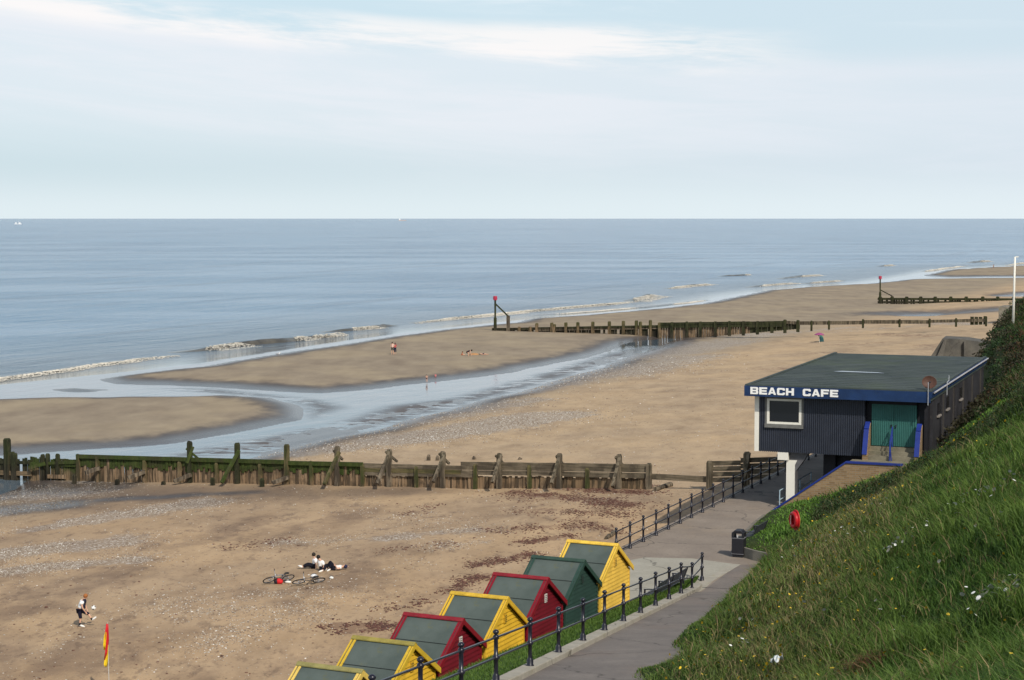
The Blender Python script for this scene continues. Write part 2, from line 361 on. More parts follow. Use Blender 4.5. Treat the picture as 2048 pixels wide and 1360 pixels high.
def sand_material():
    t = NT('sand', .9, .25); m1 = t.sep(t.attr('mask')); m2 = t.sep(t.attr('mask2'))
    n0 = t.noise(.08, 4, .55, (1, 1, 1)); n1 = t.noise(.45, 5, .6, (1, .55, 1), rz=.4); n2 = t.noise(2.6, 6, .65); n3 = t.noise(14, 4, .6)
    dry = t.ramp(n1, [(.25, (.29, .208, .128)), (.5, (.40, .295, .188)), (.75, (.48, .36, .228))])
    dry = t.mix(t.ss(n0, .35, .7, 0, .55), dry, (.54, .385, .22))
    bar = t.ramp(t.noise(.3, 5, .6, (1, .35, 1), rz=.4), [(.3, (.235, .185, .130)), (.7, (.325, .265, .185))])
    bar = t.mix(t.ss(t.noise(.07, 3, .5, loc=(9, 3, 0)), .45, .62, 0, .5), bar, (.385, .31, .20))
    c = t.mix(m2[1], dry, bar)
    mo = t.math('MULTIPLY', t.ss(t.noise(.16, 7, .68, (1, .6, 1), rz=.4, loc=(2, 7, 0)), .46, .66), t.math('SUBTRACT', 1., m2[1])); fg = t.math('ADD', .30, t.math('MULTIPLY', m2[2], .70)); c = t.mix(t.math('MULTIPLY', t.math('MULTIPLY', mo, fg), .72), c, (.18, .126, .088))
    pt = t.math('MULTIPLY', t.ss(t.noise(1.1, 7, .72, (1, .5, 1), rz=.4, loc=(6, 1, 0)), .53, .66), t.math('SUBTRACT', 1., m2[1])); c = t.mix(t.math('MULTIPLY', t.math('MULTIPLY', pt, fg), .62), c, (.165, .115, .08))
    # scattered dark crumbs and footprint mottling: relief shade put into the dry sand's colour
    fp = t.math('MULTIPLY', t.ss(n2, .56, .68), t.math('SUBTRACT', 1., m2[1])); c = t.mix(t.math('MULTIPLY', fp, .5), c, (.15, .10, .065))
    sp = t.math('MULTIPLY', t.ss(n3, .60, .70), t.math('SUBTRACT', 1., m2[1])); c = t.mix(t.math('MULTIPLY', sp, .30), c, (.14, .10, .07))
    wt = t.math('ADD', m1[0], t.math('MULTIPLY', t.math('SUBTRACT', n1, .5), .5), True)
    c = t.mix(t.ss(wt, .3, .95, 0, .78), c, (.125, .092, .068))
    c = t.mix(t.math('MULTIPLY', t.ss(t.math('ADD', m2[0], t.math('MULTIPLY', t.math('SUBTRACT', n1, .5), .6)), .35, .8), .8), c, (.058, .054, .056))
    # shingle: stones of many tones
    vo = t.voro(11, out='Color'); vs_ = t.sep(vo)[0]; big = t.voro(1.7, out='Color')
    st = t.ramp(vs_, [(.0, (.13, .10, .08)), (.35, (.25, .20, .15)), (.6, (.35, .30, .24)), (.86, (.45, .42, .38)), (.97, (.74, .72, .68))])
    st = t.mix(t.math('MULTIPLY', m2[0], .6), st, (.10, .10, .115))
    sm = t.ss(t.math('ADD', m1[1], t.math('MULTIPLY', t.math('SUBTRACT', t.noise(.7, 6, .7, (1, .6, 1), rz=.4), .5), 1.5)), .38, .72)
    sm = t.math('MULTIPLY', sm, t.ss(m1[1], .05, .3)); c = t.mix(t.math('MULTIPLY', sm, .68), c, st)
    wm = t.math('ADD', m1[2], t.math('MULTIPLY', t.math('SUBTRACT', t.noise(1.3, 8, .75, (1, .45, 1), rz=.35, loc=(3, 3, 0)), .5), 2.6))
    wm = t.math('MULTIPLY', t.ss(wm, .42, .75), t.ss(m1[2], .06, .3)); c = t.mix(t.math('MULTIPLY', wm, .6), c, (.15, .08, .055))
    # clusters of small stones everywhere on the upper beach
    c = t.mix(t.math('MULTIPLY', m2[2], .55), c, (.92, .86, .82), 'MULTIPLY')
    t.col(c)
    t.rough(t.ss(m2[0], .35, .95, .92, .22)); 
    h = t.math('ADD', t.math('MULTIPLY', n2, .7), t.math('ADD', t.math('MULTIPLY', n3, .18), t.math('MULTIPLY', t.math('MULTIPLY', vs_, sm), .5)))
    h = t.math('MULTIPLY', h, t.math('SUBTRACT', 1., t.math('MULTIPLY', m2[1], .75))); t.bump(h, .55, .12)
    return t.m
beach.data.materials.clear(); beach.data.materials.append(sand_material())

# ---------------------------------------------------------------- sea
wp = np.concatenate([np.arange(441, 520, 1.0), np.arange(520, 1010, 3.0), np.arange(1010, 1500, 12.0)])
wd = np.concatenate([[260000, 120000, 60000, 30000, 20000], [onz(1024, p, WATER)[1] for p in wp]])
wu = np.concatenate([[-3.0, -1.8, -1.2, -.8], np.arange(-.6, .8, .0025), [.9, 1.3, 2, 3]])
wx = (wd[:, None]*wu[None, :]).ravel(); wy = np.repeat(wd[:, None], len(wu), 1).ravel()
near = wy < 3000; WS = np.full(len(wx), -500.); WS[near] = sdf(wx[near], wy[near], P2(LAND)); WS[near] = np.maximum(WS[near], sdf(wx[near], wy[near], P2(BARA)))
_, wv = uv(wx, wy)
SHL = P2([(-2500, 885), (-900, 840), (-300, 800), (0, 776), (290, 746), (450, 727), (600, 702), (750, 679), (860, 664), (975, 651), (1028, 645), (1160, 632), (1329, 617), (1408, 607), (1500, 589), (1634, 573), (1741, 568), (1840, 552), (1901, 540), (2048, 532), (3400, 498), (5200, 480), (5200, 1700), (-2500, 1700)])
off = np.full(len(wx), 500.); off[near] = -sdf(wx[near], wy[near], SHL)     # distance out from the shore
calm = np.clip(1-(off-1)/16, 0, 1); calm[~near] = 0
shal = np.clip(1-(off)/70, 0, 1); shal[~near] = 0
edge = np.exp(-(WS+1.0)**2/8)
sea = npmesh('sea', np.stack([wx, wy, np.full(len(wx), WATER)], -1), gridfaces(len(wd), len(wu)), None, True)
rq = np.zeros(len(wx)); rq[near] = np.maximum(np.clip(sdf(wx[near], wy[near], RIP)/4+.3, 0, 1), .85*np.clip(sdf(wx[near], wy[near], RIP2)/4+.3, 0, 1)); vattr(sea, 'rip', np.stack([rq, rq, rq], -1))
vattr(sea, 'wm', np.stack([calm, shal, np.clip(edge, 0, 1)], -1)); tag(sea, kind='structure')
def sea_material():
    t = NT('sea_water', .12, .5); t.b.inputs['IOR'].default_value = 1.33
    a = t.sep(t.attr('wm')); rz = -AL
    def nz(scale, d, r, sc, loc=(0, 0, 0)): return t.noise(scale, d, r, sc, loc=loc, rz=-rz)
    def al(scale, d, r, el, loc=(0, 0, 0), ang=65.9):       # crests run along the shore
        mp = t.N('ShaderNodeMapping'); mp.vector_type = 'TEXTURE'; mp.inputs['Rotation'].default_value = (0, 0, R(ang)); mp.inputs['Scale'].default_value = (el, 1, 1); mp.inputs['Location'].default_value = loc
        t.L(t.tc.outputs['Object'], mp.inputs[0]); n = t.N('ShaderNodeTexNoise'); n.inputs['Scale'].default_value = scale; n.inputs['Detail'].default_value = d; n.inputs['Roughness'].default_value = r; n.inputs['Distortion'].default_value = .3
        t.L(mp.outputs[0], n.inputs['Vector']); return n.outputs['Fac']
    big = nz(.006, 4, .6, (1, .25, 1)); mid = al(.055, 4, .6, 7); fine = al(.34, 6, .65, 2.6, ang=58); rip = al(1.6, 5, .65, 1.8, ang=75)
    deep = t.mix(t.ss(big, .35, .65), (.052, .130, .225), (.095, .195, .300)); deep = t.mix(t.ss(t.noise(.018, 6, .65, (.22, 1, 1), rz=.42, loc=(5, 5, 0)), .44, .60, 0, .7), deep, (.21, .31, .41)); deep = t.mix(t.ss(al(.06, 5, .7, 9, (31, 9, 0)), .52, .68, 0, .6), deep, (.02, .065, .13))  # pale sky-reflection streaks and dark wave bands put into the water colour
    c = t.mix(t.math('MULTIPLY', a[1], .8), deep, (.085, .105, .115))
    # foam scraps near the shore
    fo = t.math('MULTIPLY', t.ss(t.noise(.5, 7, .7, (.3, 1, 1), rz=.42, dist=.6), .60, .68), t.math('MULTIPLY', a[1], a[1])); fo = t.math('MULTIPLY', fo, t.ss(a[1], .5, .8))
    c = t.mix(t.math('MULTIPLY', fo, .35), c, (.7, .68, .62))
    rp = t.sep(t.attr('rip'))[0]; rn = t.math('ADD', t.math('MULTIPLY', t.noise(1.0, 5, .62, (.42, 1, 1), rz=.42, loc=(4, 4, 0)), .62), t.math('MULTIPLY', t.noise(.12, 3, .5, (.6, 1, 1), rz=.42), .38))
    rf = t.math('MULTIPLY', t.ss(rn, .445, .505), rp); c = t.mix(t.math('MULTIPLY', rf, .9), c, (.105, .08, .068)); t.col(c); t.L(t.math('SUBTRACT', .5, t.math('MULTIPLY', rf, .38)), t.b.inputs['Specular IOR Level'])
    t.rough(t.math('ADD', t.ss(a[0], 0, 1, .20, .06), t.math('MULTIPLY', rf, .40)))
    h = t.math('ADD', t.math('MULTIPLY', mid, 3.4), t.math('ADD', t.math('MULTIPLY', fine, 1.1), t.math('MULTIPLY', rip, .10)))
    h = t.math('MULTIPLY', h, t.ss(a[0], 0, .9, 1.0, .035)); t.bump(h, 1.0, 1.0)
    return t.m
sea.data.materials.clear(); sea.data.materials.append(sea_material())

# ---------------------------------------------------------------- breakers
M_foam = paint('foam', (.66, .62, .54), .9, .12, 2, .2, dirt=(.6, .55, .45), dirtf=.2)
tw = NT('wave_face', .22, .5); tw.col(tw.ramp(tw.noise(.6, 4), [(.3, (.055, .052, .042)), (.7, (.125, .11, .08))])); tw.bump(tw.noise(2, 4), .4, .2); M_wave = tw.m
def breakers():
    W_ = MB(); fv = []; ff = []
    T = []
    bm = bmesh.new(); bmesh.ops.create_icosphere(bm, subdivisions=1, radius=1)
    iv = np.array([v.co[:] for v in bm.verts]); iff = np.array([[v.index for v in f.verts] for f in bm.faces]); bm.free()
    spec = [ # points, height, foam spans as fractions
        ([(-200, 785), (0, 758), (100, 744), (250, 724), (350, 711)], .22, [(0, 1, .8)]),
        ([(350, 706), (395, 702), (480, 692), (570, 684), (620, 677), (700, 670)], .62, [(.12, .40, 1.5), (.64, .76, 1.2), (.76, 1, .5)]),
        ([(645, 665), (690, 662), (750, 656), (795, 651)], .5, [(.28, .72, .9)]),
        ([(830, 647), (900, 639), (1000, 629), (1100, 620), (1200, 611), (1272, 603)], .4, [(0, 1, .8), (.2, .45, 1.1)]),
        ([(1265, 604), (1290, 597), (1312, 592)], .75, [(0, 1, 1.8)]),
        ([(1335, 578), (1380, 573), (1425, 569)], .5, [(0, 1, .9)]),
        ([(1560, 558), (1610, 553), (1645, 551)], .5, [(.5, 1, .7)]),
        ([(1500, 575), (1560, 569), (1600, 567)], .4, [(.2, 1, .6)]), ([(1610, 568), (1660, 564), (1690, 561)], .4, [(.1, .9, .5)]),
        ([(1755, 533), (1775, 532), (1788, 531)], .55, [(.2, 1, .7)]), ([(1440, 553), (1490, 551), (1500, 550)], .45, [(.75, 1, .5)]),
        ([(1940, 526), (1965, 524), (1980, 523)], .7, [(.5, 1, 1.0)]), ([(2010, 531), (2060, 526), (2200, 517)], .6, [(0, 1, .8)]),
        ([(1060, 632), (1200, 622), (1330, 611), (1420, 600)], .10, [(.1, .5, .35), (.7, .95, .4)]), ([(1850, 543), (1890, 537), (1940, 531)], .3, [(0, .9, .5)])]
    for pts, H, foam in spec:
        P = [onz(x, y, WATER) for x, y in pts]; seg = [0]
        for i in range(1, len(P)): seg.append(seg[-1]+(P[i]-P[i-1]).length)
        tot = seg[-1]; n = max(10, int(tot/1.2))
        def at(f):
            s_ = f*tot
            for i in range(1, len(P)):
                if s_ <= seg[i]+1e-6: k = (s_-seg[i-1])/(seg[i]-seg[i-1]); return P[i-1].lerp(P[i], k), (P[i]-P[i-1]).normalized()
            return P[-1], (P[-1]-P[-2]).normalized()
        rows = []
        for j in range(n+1):
            f = j/n; p, d = at(f); nrm = Vector((d.y, -d.x, 0)); nrm = nrm if nrm.y < 0 else -nrm
            p = p + nrm*((fbm(np.array([f*tot/8]), np.array([H*9]))[0]-.5)*2.5)
            h = H*min(1, f*5, (1-f)*5)*(.6+.8*float(fbm(np.array([f*tot/5]), np.array([3.3+H]))[0]))
            rows.append([p-nrm*3.0+Vector((0, 0, -.05)), p-nrm*1.2+Vector((0, 0, h*.55)), p+Vector((0, 0, h)), p+nrm*.45+Vector((0, 0, h*.45)), p+nrm*.9+Vector((0, 0, -.05))])
        vs = [q for r in rows for q in r]; fs = [(j*5+k, j*5+k+1, (j+1)*5+k+1, (j+1)*5+k) for j in range(n) for k in range(4)]
        W_.add(vs, fs)
        for a, b, wd_ in foam:
            cnt = int((b-a)*tot*55)
            for _ in range(cnt):
                f = a+(b-a)*random.random(); e = min(1, (f-a)/(b-a)*6, (b-f)/(b-a)*6)
                p, d = at(f); nrm = Vector((d.y, -d.x, 0)); nrm = nrm if nrm.y < 0 else -nrm
                cl = float(fbm(np.array([f*tot/3]), np.array([7.7+a]))[0])
                if random.random() > (.2+1.2*cl)*e+.1: continue
                q = random.random()**1.3; pp = p+nrm*((fbm(np.array([f*tot/8]), np.array([H*9]))[0]-.5)*2.5)+nrm*(q*2.6*wd_+random.uniform(-.3, .15)); r = random.uniform(.03, .10)*(1.1-q*.5)
                pp.z = WATER+H*.9*max(0, 1-q*1.5)*e+.03
                fv.append(iv*np.array([r*2.0, r*1.7, r*.5])+np.array(pp)); ff.append(iff+len(iv)*(len(fv)-1))
    o = W_.build('breaking_waves', M_wave, smooth=True); tag(o, kind='structure')
    o = npmesh('sea_foam', np.concatenate(fv), np.concatenate(ff), M_foam, True); tag(o, 'cream white foam of small waves breaking along the shore', 'foam', kind='stuff')
breakers()

# ================================================================ PROMENADE, RAMP, HILLSIDE
def rampz(y): return PROM + .004 + max(0.0, 8.2-(y-43)*.1435-PROM)
def fx(y): return .45+(y-43)*.247            # fence / kerb line of the ramp
def tx(y): return 3.06+(y-42.7)*.2215       # foot of the hillside beside the ramp
def concrete(name, c0, c1, scale=.5, crack=True, tint=(.30, .21, .14)):
    t = NT(name, .88, .25); n = t.noise(scale, 6, .6); n2 = t.noise(scale*14, 4, .6)
    c = t.ramp(n, [(.3, c0), (.7, c1)]); c = t.mix(t.ss(n2, .5, .7, 0, .3), c, tuple(x*.55 for x in c0))
    c = t.mix(t.ss(t.noise(scale*.5, 5, .7, loc=(5, 2, 0)), .5, .75, 0, .45), c, tint); t.col(c)
    c = t.mix(t.ss(t.noise(scale*60, 3, .6), .55, .7, 0, .35), c, tuple(x*.5 for x in c0)); c = t.mix(t.ss(t.noise(scale*3, 7, .75, loc=(1, 8, 0)), .56, .68, 0, .4), c, tuple(x*1.25 for x in c1)); t.col(c)
    dn = t.N('ShaderNodeVectorMath'); dn.operation = 'MULTIPLY_ADD'; nn_ = t.N('ShaderNodeTexNoise'); nn_.inputs['Scale'].default_value = .9; nn_.inputs['Detail'].default_value = 6; t.L(t.tc.outputs['Object'], nn_.inputs['Vector'])
    t.L(nn_.outputs['Color'], dn.inputs[0]); dn.inputs[1].default_value = (1.6, 1.6, 1.6); t.L(t.tc.outputs['Object'], dn.inputs[2]); vv_ = t.N('ShaderNodeTexVoronoi'); vv_.feature = 'DISTANCE_TO_EDGE'; vv_.inputs['Scale'].default_value = .16; t.L(dn.outputs[0], vv_.inputs['Vector'])
    if crack: c = t.mix(t.ss(vv_.outputs['Distance'], .0, .010, .65, 0), c, (.05, .045, .04)); t.col(c)
    t.bump(n2, .35, .02); return t.m
M_prom = concrete('promenade_concrete', (.205, .17, .14), (.28, .235, .19), tint=(.31, .24, .165))
M_pale = concrete('pale_concrete', (.30, .285, .235), (.38, .36, .30), .8, tint=(.30, .27, .20))
M_path = concrete('path_asphalt', (.150, .132, .120), (.215, .19, .168), .7, tint=(.20, .15, .12))
M_kerb = concrete('kerb_concrete', (.30, .28, .23), (.40, .37, .31), 1.5, tint=(.28, .24, .13))
M_wall = concrete('old_concrete', (.13, .12, .10), (.24, .22, .18), 1.2, tint=(.10, .09, .06))
# promenade slab with a real seaward face
m = MB(); a = fromuv(-70, .45); b = fromuv(260, .45); c_ = fromuv(260, -34); d_ = fromuv(-70, -34)
m.prism([a, b, c_, d_], (0, 0, -4)); tag(m.build('promenade', M_prom), kind='structure')
# broom marks and repaired bays
def sheet(name, pts, z, mat):
    mm = MB(); mm.prism([Vector((p[0], p[1], z-.05)) for p in pts], (0, 0, .05)); return tag(mm.build(name, mat), kind='structure')
q = [onz(x, y, PROM)[:2] for x, y in [(1262, 1120), (1290, 1115), (1385, 1117), (1468, 1128), (1440, 1150), (1408, 1178), (1300, 1240), (1180, 1320), (1130, 1300)]]
sheet('pavement', q, PROM+.005, M_pale)
def strip(name, pts, wd_, z, mat):
    mm = MB()
    for (ax, ay), (bx, by) in zip(pts[:-1], pts[1:]): mm.beam(Vector((ax, ay, z-.04)), Vector((bx, by, z-.04)), wd_, .1)
    return tag(mm.build(name, mat), kind='structure')
p0 = (fx(72.9), 72.9); p1 = onz(1472, 1129, PROM)[:2]
strip('path_edging', [p0, p1], .42, PROM+.012, M_kerb)
strip('paving_joint', [onz(1405, 1175, PROM)[:2], onz(1508, 1181, PROM)[:2]], .06, PROM-.0, NT('dark_joint', .9).col((.03, .03, .035)).m)
# ramp
ys = np.arange(12, 71.5, 1.0); cols_ = 6; V = []
for y in ys:
    for k in range(cols_): x = fx(y)+(tx(y)+1.2-fx(y))*k/(cols_-1); V.append((x, y, rampz(y)+.01))
rp = npmesh('ramp_path', V, gridfaces(len(ys), cols_), M_path); tag(rp, kind='structure')
V = []                                              # path surface spreading at the foot of the ramp
q = [onz(x, y, PROM)[:2] for x, y in [(1412, 1180), (1475, 1130), (1530, 1128), (1560, 1150), (1540, 1200), (1450, 1215)]]
q[0] = (fx(70.5)+.25, 70.9); q[-1] = (fx(70.5)+.3, 69.5)
sheet('path_foot', q, PROM+.008, M_path)
# kerb: a wall of cast blocks carrying the rail posts
m = MB(); POSTY = []
yy = 44.6-4*2.95
while yy < 67.9: POSTY.append(yy); yy += 2.62+.012*(yy-44)
y = 14.0
while y < 72.6:
    y2 = min(y+1.31, 72.9); za, zb = rampz(y)+.16, rampz(y2)+.16
    m.beam(Vector((fx(y)-.02, y, za-.35)), Vector((fx(y2)-.02, y2-.012, zb-.35)), .40, .70); y = y2
kb = m.build('ramp_kerb', M_kerb, bevel=.02); tag(kb, kind='structure')

# hillside height from slope levels, plus an unseen crest raised to shade the promenade
CP = [tuple(atd(*c)) for c in [(2048, 1360, 26), (2048, 1200, 30.5), (2048, 1050, 36.5), (2048, 930, 45), (2048, 865, 55), (1850, 1360, 29), (1850, 1200, 35.5), (1850, 1050, 46), (1850, 965, 58),
      (1700, 1360, 33), (1700, 1200, 41), (1700, 1090, 53), (1700, 1020, 68), (1560, 1360, 36.5), (1560, 1250, 44), (1560, 1150, 56), (1560, 1098, 69), (1450, 1360, 39), (1450, 1290, 47),
      (2048, 645, 140), (2010, 668, 131), (2048, 705, 117), (2048, 765, 98), (1975, 712, 119), (1960, 770, 113)]]
CP += [(tx(y), y, rampz(y)+.03) for y in (15, 25, 35, 43, 50, 57, 64, 70)]
CP += [(9.75, 72.5, 4.02), (10.5, 76.2, 4.02), (11.45, 78.6, 4.3), (10.75, 79.7, 4.4), (10.9, 81.5, 4.42), (12.0, 85.5, 4.4), (13.2, 89.3, 4.35), (14.2, 88.8, 4.7), (16.2, 88.2, 5.3), (17.9, 87.5, 6.2), (19.4, 87.0, 6.9), (14.5, 84, 5.2), (17, 82, 6.7), (20.5, 86, 7.6),
       (22.3, 89.6, 7.9), (25.5, 98, 8.1), (29, 107, 8.5), (0, 0, 17.8), (6, 2, 18.5), (-6, 4, 14), (12, 6, 20), (22, 26, 18.5), (30, 30, 20), (28, 60, 17.5), (45, 112, 16), (55, 140, 15), (60, 170, 14), (44, 158, 11.5), (50, 190, 10), (29.5, 73, 19), (33, 77, 20.5), (39, 84, 20), (27, 52, 17), (40, 60, 21), (50, 95, 20), (70, 60, 22), (80, 120, 20), (70, 180, 16), (70, 10, 23), (40, 0, 22),  # includes the out-of-view crest, shaped for the shadow it casts
       (24, 74, 11.2), (21, 66, 11.6), (-4, 12, 13.0)]
CP = np.array(CP)
def tps_fit(P):
    n = len(P); X = P[:, :2]/50; r = np.sqrt(((X[:, None]-X[None])**2).sum(-1)); K = r + np.eye(n)*.004
    A = np.zeros((n+3, n+3)); A[:n, :n] = K; A[:n, n] = 1; A[:n, n+1:] = X; A[n, :n] = 1; A[n+1:, :n] = X.T
    return X, np.linalg.solve(A, np.concatenate([P[:, 2], [0, 0, 0]]))
TX, TW = tps_fit(CP)
TOE = np.array([(tx(y), y) for y in (5, 20, 40, 55, 70)]+[(9.75, 72.5), (10.5, 76.2), (11.5, 78.4), (10.7, 79.5), (10.65, 80.6), (11.2, 83.2), (12.2, 86.8), (13.1, 89.6), (14.0, 91.2), (21.9, 88.1), (22.35, 89.8), (31.6, 112.4), (33.0, 117.0), (36, 131), (44, 154), (62, 196), (90, 260), (130, 260), (130, -30), (-20, -30), (-12, -10)])
def hillz(x, y):
    x = np.atleast_1d(np.asarray(x, float)); y = np.atleast_1d(np.asarray(y, float)); Q = np.stack([x, y], -1)/50
    r = np.sqrt(((Q[:, None]-TX[None])**2).sum(-1)); n = len(TX)
    z = r@TW[:n]+TW[n]+Q@TW[n+1:]
    s = sdf(x, y, TOE)
    z = np.minimum(z, 24)+(fbm(x/5, y/5, 3)-.5)*.7*np.clip(s/3, 0, 1)
    return np.where(s < 0, z+s*1.4, z), s
hx, hy = np.meshgrid(np.arange(-16, 75, .55), np.arange(-10, 235, .7)); hx, hy = hx.ravel(), hy.ravel()
ok = hillz(hx, hy); hz, hs = ok
shapeh = (len(np.arange(-10, 235, .7)), len(np.arange(-16, 75, .55)))
fa = gridfaces(*shapeh); keep = (hs[fa] > -1.2).any(1)
# the hill keeps clear of the cafe's own footprint
M_soil = NT('hillside_soil', .95, .1); M_soil.col(M_soil.ramp(M_soil.noise(.8, 5), [(.3, (.022, .040, .012)), (.7, (.06, .075, .025))])); M_soil = M_soil.m
hill = npmesh('hillside', np.stack([hx, hy, hz], -1), fa[keep], M_soil, True); tag(hill, kind='structure')
# grass bank between the ramp kerb and the beach huts
ys2 = np.arange(14, 74.7, .7); V = []
def bankpt(y, k): 
    x1 = fx(y)-.2; z1 = rampz(y)+.08; lim = x1-(4.07+(y-67.2)*.459-.9); wd0 = max(.05, min((74.7-y)*.42, 2.0+(z1-PROM)*2.4)); wd_ = min(wd0, max(lim, .3)) if y < 68 else wd0; f = wd_/wd0
    return (x1-wd_*k, y+.15*k, z1+(PROM-.03-z1)*k*f+.16*math.sin(math.pi*min(1, k*1.05))*min(1, wd_))
for y in ys2:
    for k in np.linspace(0, 1, 9): V.append(bankpt(y, k))
M_bank = NT('bank_turf', .95, .1); M_bank.col(M_bank.ramp(M_bank.noise(1.5, 5), [(.3, (.035, .075, .015)), (.7, (.075, .12, .028))])); M_bank = M_bank.m
tag(npmesh('grass_bank', V, gridfaces(len(ys2), 9), M_bank, True), kind='structure')

# ---------------------------------------------------------------- grass blades
def leafmat(name):
    t = NT(name, .6, .25); t.col(t.attr('tint')); t.b.inputs['Subsurface Weight'].default_value = 0
    tr = t.N('ShaderNodeBsdfTranslucent'); t.L(t.attr('tint'), tr.inputs[0]); mx = t.N('ShaderNodeMixShader'); mx.inputs[0].default_value = .25
    t.L(t.b.outputs[0], mx.inputs[1]); t.L(tr.outputs[0], mx.inputs[2]); t.L(mx.outputs[0], t.t.nodes['Material Output'].inputs[0]); return t.m
M_leaf = leafmat('leaf')
def blades(name, x, y, z, h, w_, lean, tint, label, cat='grass'):
    n = len(x); a = rng.random(n)*2*np.pi; fa_ = rng.random(n)*2*np.pi
    L_ = lean*h; base = np.stack([x, y, z-.03], -1); up = np.stack([np.cos(a)*L_*.35, np.sin(a)*L_*.35, h*.6], -1); tip = np.stack([np.cos(a)*L_, np.sin(a)*L_, h*(1-.25*lean)], -1)
    sd_ = np.stack([np.cos(fa_)*w_/2, np.sin(fa_)*w_/2, np.zeros(n)], -1)
    V = np.stack([base-sd_, base+sd_, base+up-sd_*.75, base+up+sd_*.75, base+tip], 1).reshape(-1, 3)
    i = np.arange(n)*5
    Fc = np.concatenate([np.stack([i, i+1, i+3], -1), np.stack([i, i+3, i+2], -1), np.stack([i+2, i+3, i+4], -1)])
    o = npmesh(name, V, Fc, M_leaf); vattr(o, 'tint', np.repeat(tint, 5, 0)); return tag(o, label, cat, kind='stuff')
def sample_hill(n, power, dmin=17, dmax=165, umin=-.12, umax=.40):
    xs, yss = [], []; tot = 0
    while tot < n:
        y = 17*(dmax/17)**rng.random(n*2) if power else rng.uniform(dmin, dmax, n*2)
        u = rng.uniform(umin, umax, n*2); x = u*y
        pr = rng.random(n*2) < np.minimum(1, (y/60)**(2-power))      # density falls off as distance^power
        x, y = x[pr], y[pr]; s = sdf(x, y, TOE); k = s > .02; x, y = x[k], y[k]; xs.append(x); yss.append(y); tot += len(x)
    return np.concatenate(xs)[:n], np.concatenate(yss)[:n]
def bandmap(x, y, s):
    """kind of sward: mown, meadow (straw and flowers), lush, rank (dark)"""
    mead = np.exp(-((s-np.interp(y, [30, 50, 70, 90], [2.5, 3.8, 5.0, 6]))/np.interp(y, [30, 90], [2.2, 3.0]))**2)
    n = fbm(x/2.2, y/2.2, 3); return mead, n
GN = 300000
x, y = sample_hill(GN, 1.5); z, s = hillz(x, y); mead, n1 = bandmap(x, y, s); n2 = fbm(x/.9+30, y/.9, 3); n3 = rng.random(GN)
edge_ = np.clip(s/1.5, .25, 1)
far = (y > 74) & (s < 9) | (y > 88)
h = (.20+.36*n2*n3**.5+.26*(n1 > .52)*n3)*edge_*np.where(mead > .5, .8, 1.15)*np.where(far, 1.25, 1)
mown = (s < 3.2) & (y > 74) & (y < 92); h = np.where(mown, h*.42, h)
w_ = (.012+.016*rng.random(GN))*np.maximum(1, y/38)*np.where(mown, 1.3, 1)
G1 = np.array([.047, .104, .014]); G2 = np.array([.122, .190, .034]); G3 = np.array([.020, .050, .014]); ST = np.array([.25, .20, .095]); OL = np.array([.115, .150, .038]); RU = np.array([.13, .075, .035])
t_ = G1+(G2-G1)*(n3[:, None])*np.clip(n1*2-.5, 0, 1)[:, None]
t_ = np.where((n2 < .42)[:, None], G3+(G1-G3)*n3[:, None], t_)
f = np.clip(mead*1.0, 0, 1)*(rng.random(GN) < .75); t_ = t_*(1-f[:, None])+(OL*(.7+.6*rng.random((GN, 1))))*f[:, None]
stv = rng.random(GN) < (.03+.15*mead); t_ = np.where(stv[:, None], ST*(.6+.5*rng.random((GN, 1))), t_); h = np.where(stv, h*1.25, h)
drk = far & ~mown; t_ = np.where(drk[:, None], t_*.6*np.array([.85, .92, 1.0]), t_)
rst = drk & (y > 95) & (fbm(x/4, y/4, 3) > .5) & (rng.random(GN) < .55); t_ = np.where(rst[:, None], RU*(.5+.6*rng.random((GN, 1))), t_)
t_ = np.where(mown[:, None], (G1*1.4+G2*.5*n3[:, None]), t_)
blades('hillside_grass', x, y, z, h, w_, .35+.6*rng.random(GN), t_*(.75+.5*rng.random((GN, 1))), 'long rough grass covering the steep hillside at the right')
# broad leaves, docks and brambles: leaf-sized cards in clumps
def leaves(name, cx, cy, cz, rad, hgt, per, size, tint, label, cat):
    n = len(cx)*per; ci = np.repeat(np.arange(len(cx)), per); a = rng.random(n)*2*np.pi; r = np.sqrt(rng.random(n))*rad[ci]
    hh = rng.random(n)**.7*hgt[ci]*(1-.5*(r/rad[ci])**2); P = np.stack([cx[ci]+np.cos(a)*r, cy[ci]+np.sin(a)*r, cz[ci]+hh], -1)
    d1 = rng.normal(size=(n, 3)); d1 /= np.linalg.norm(d1, axis=1)[:, None]; d2 = np.cross(d1, rng.normal(size=(n, 3))); d2 /= np.linalg.norm(d2, axis=1)[:, None]
    sz = size[ci]*(.6+.8*rng.random(n)); A = d1*sz[:, None]; B = d2*sz[:, None]*.55
    V = np.stack([P-A, P-B, P+A, P+B], 1).reshape(-1, 3); i = np.arange(n)*4
    o = npmesh(name, V, np.stack([i, i+1, i+2, i+3], -1), M_leaf); tt = tint[ci]*(.55+.9*rng.random((n, 1))); vattr(o, 'tint', np.repeat(tt, 4, 0)); return tag(o, label, cat, kind='stuff')
x, y = sample_hill(9000, 1.6, dmin=20); z, s = hillz(x, y); md, nn = bandmap(x, y, s); far = (y > 74) & (s > 3.0) | (y > 92)
k = (far & (s > .5)) | ((nn > .56) & (md < .5) & (s > 1) & (rng.random(len(x)) < .5)); x, y, z, far = x[k], y[k], z[k], far[k]
tt = np.where(far[:, None], np.array([.030, .058, .018]), np.array([.048, .105, .020]))*np.ones((len(x), 3)); rr = far & (y > 96) & (fbm(x/4, y/4, 3) > .5) & (rng.random(len(x)) < .6); tt[rr] = [.085, .045, .025]
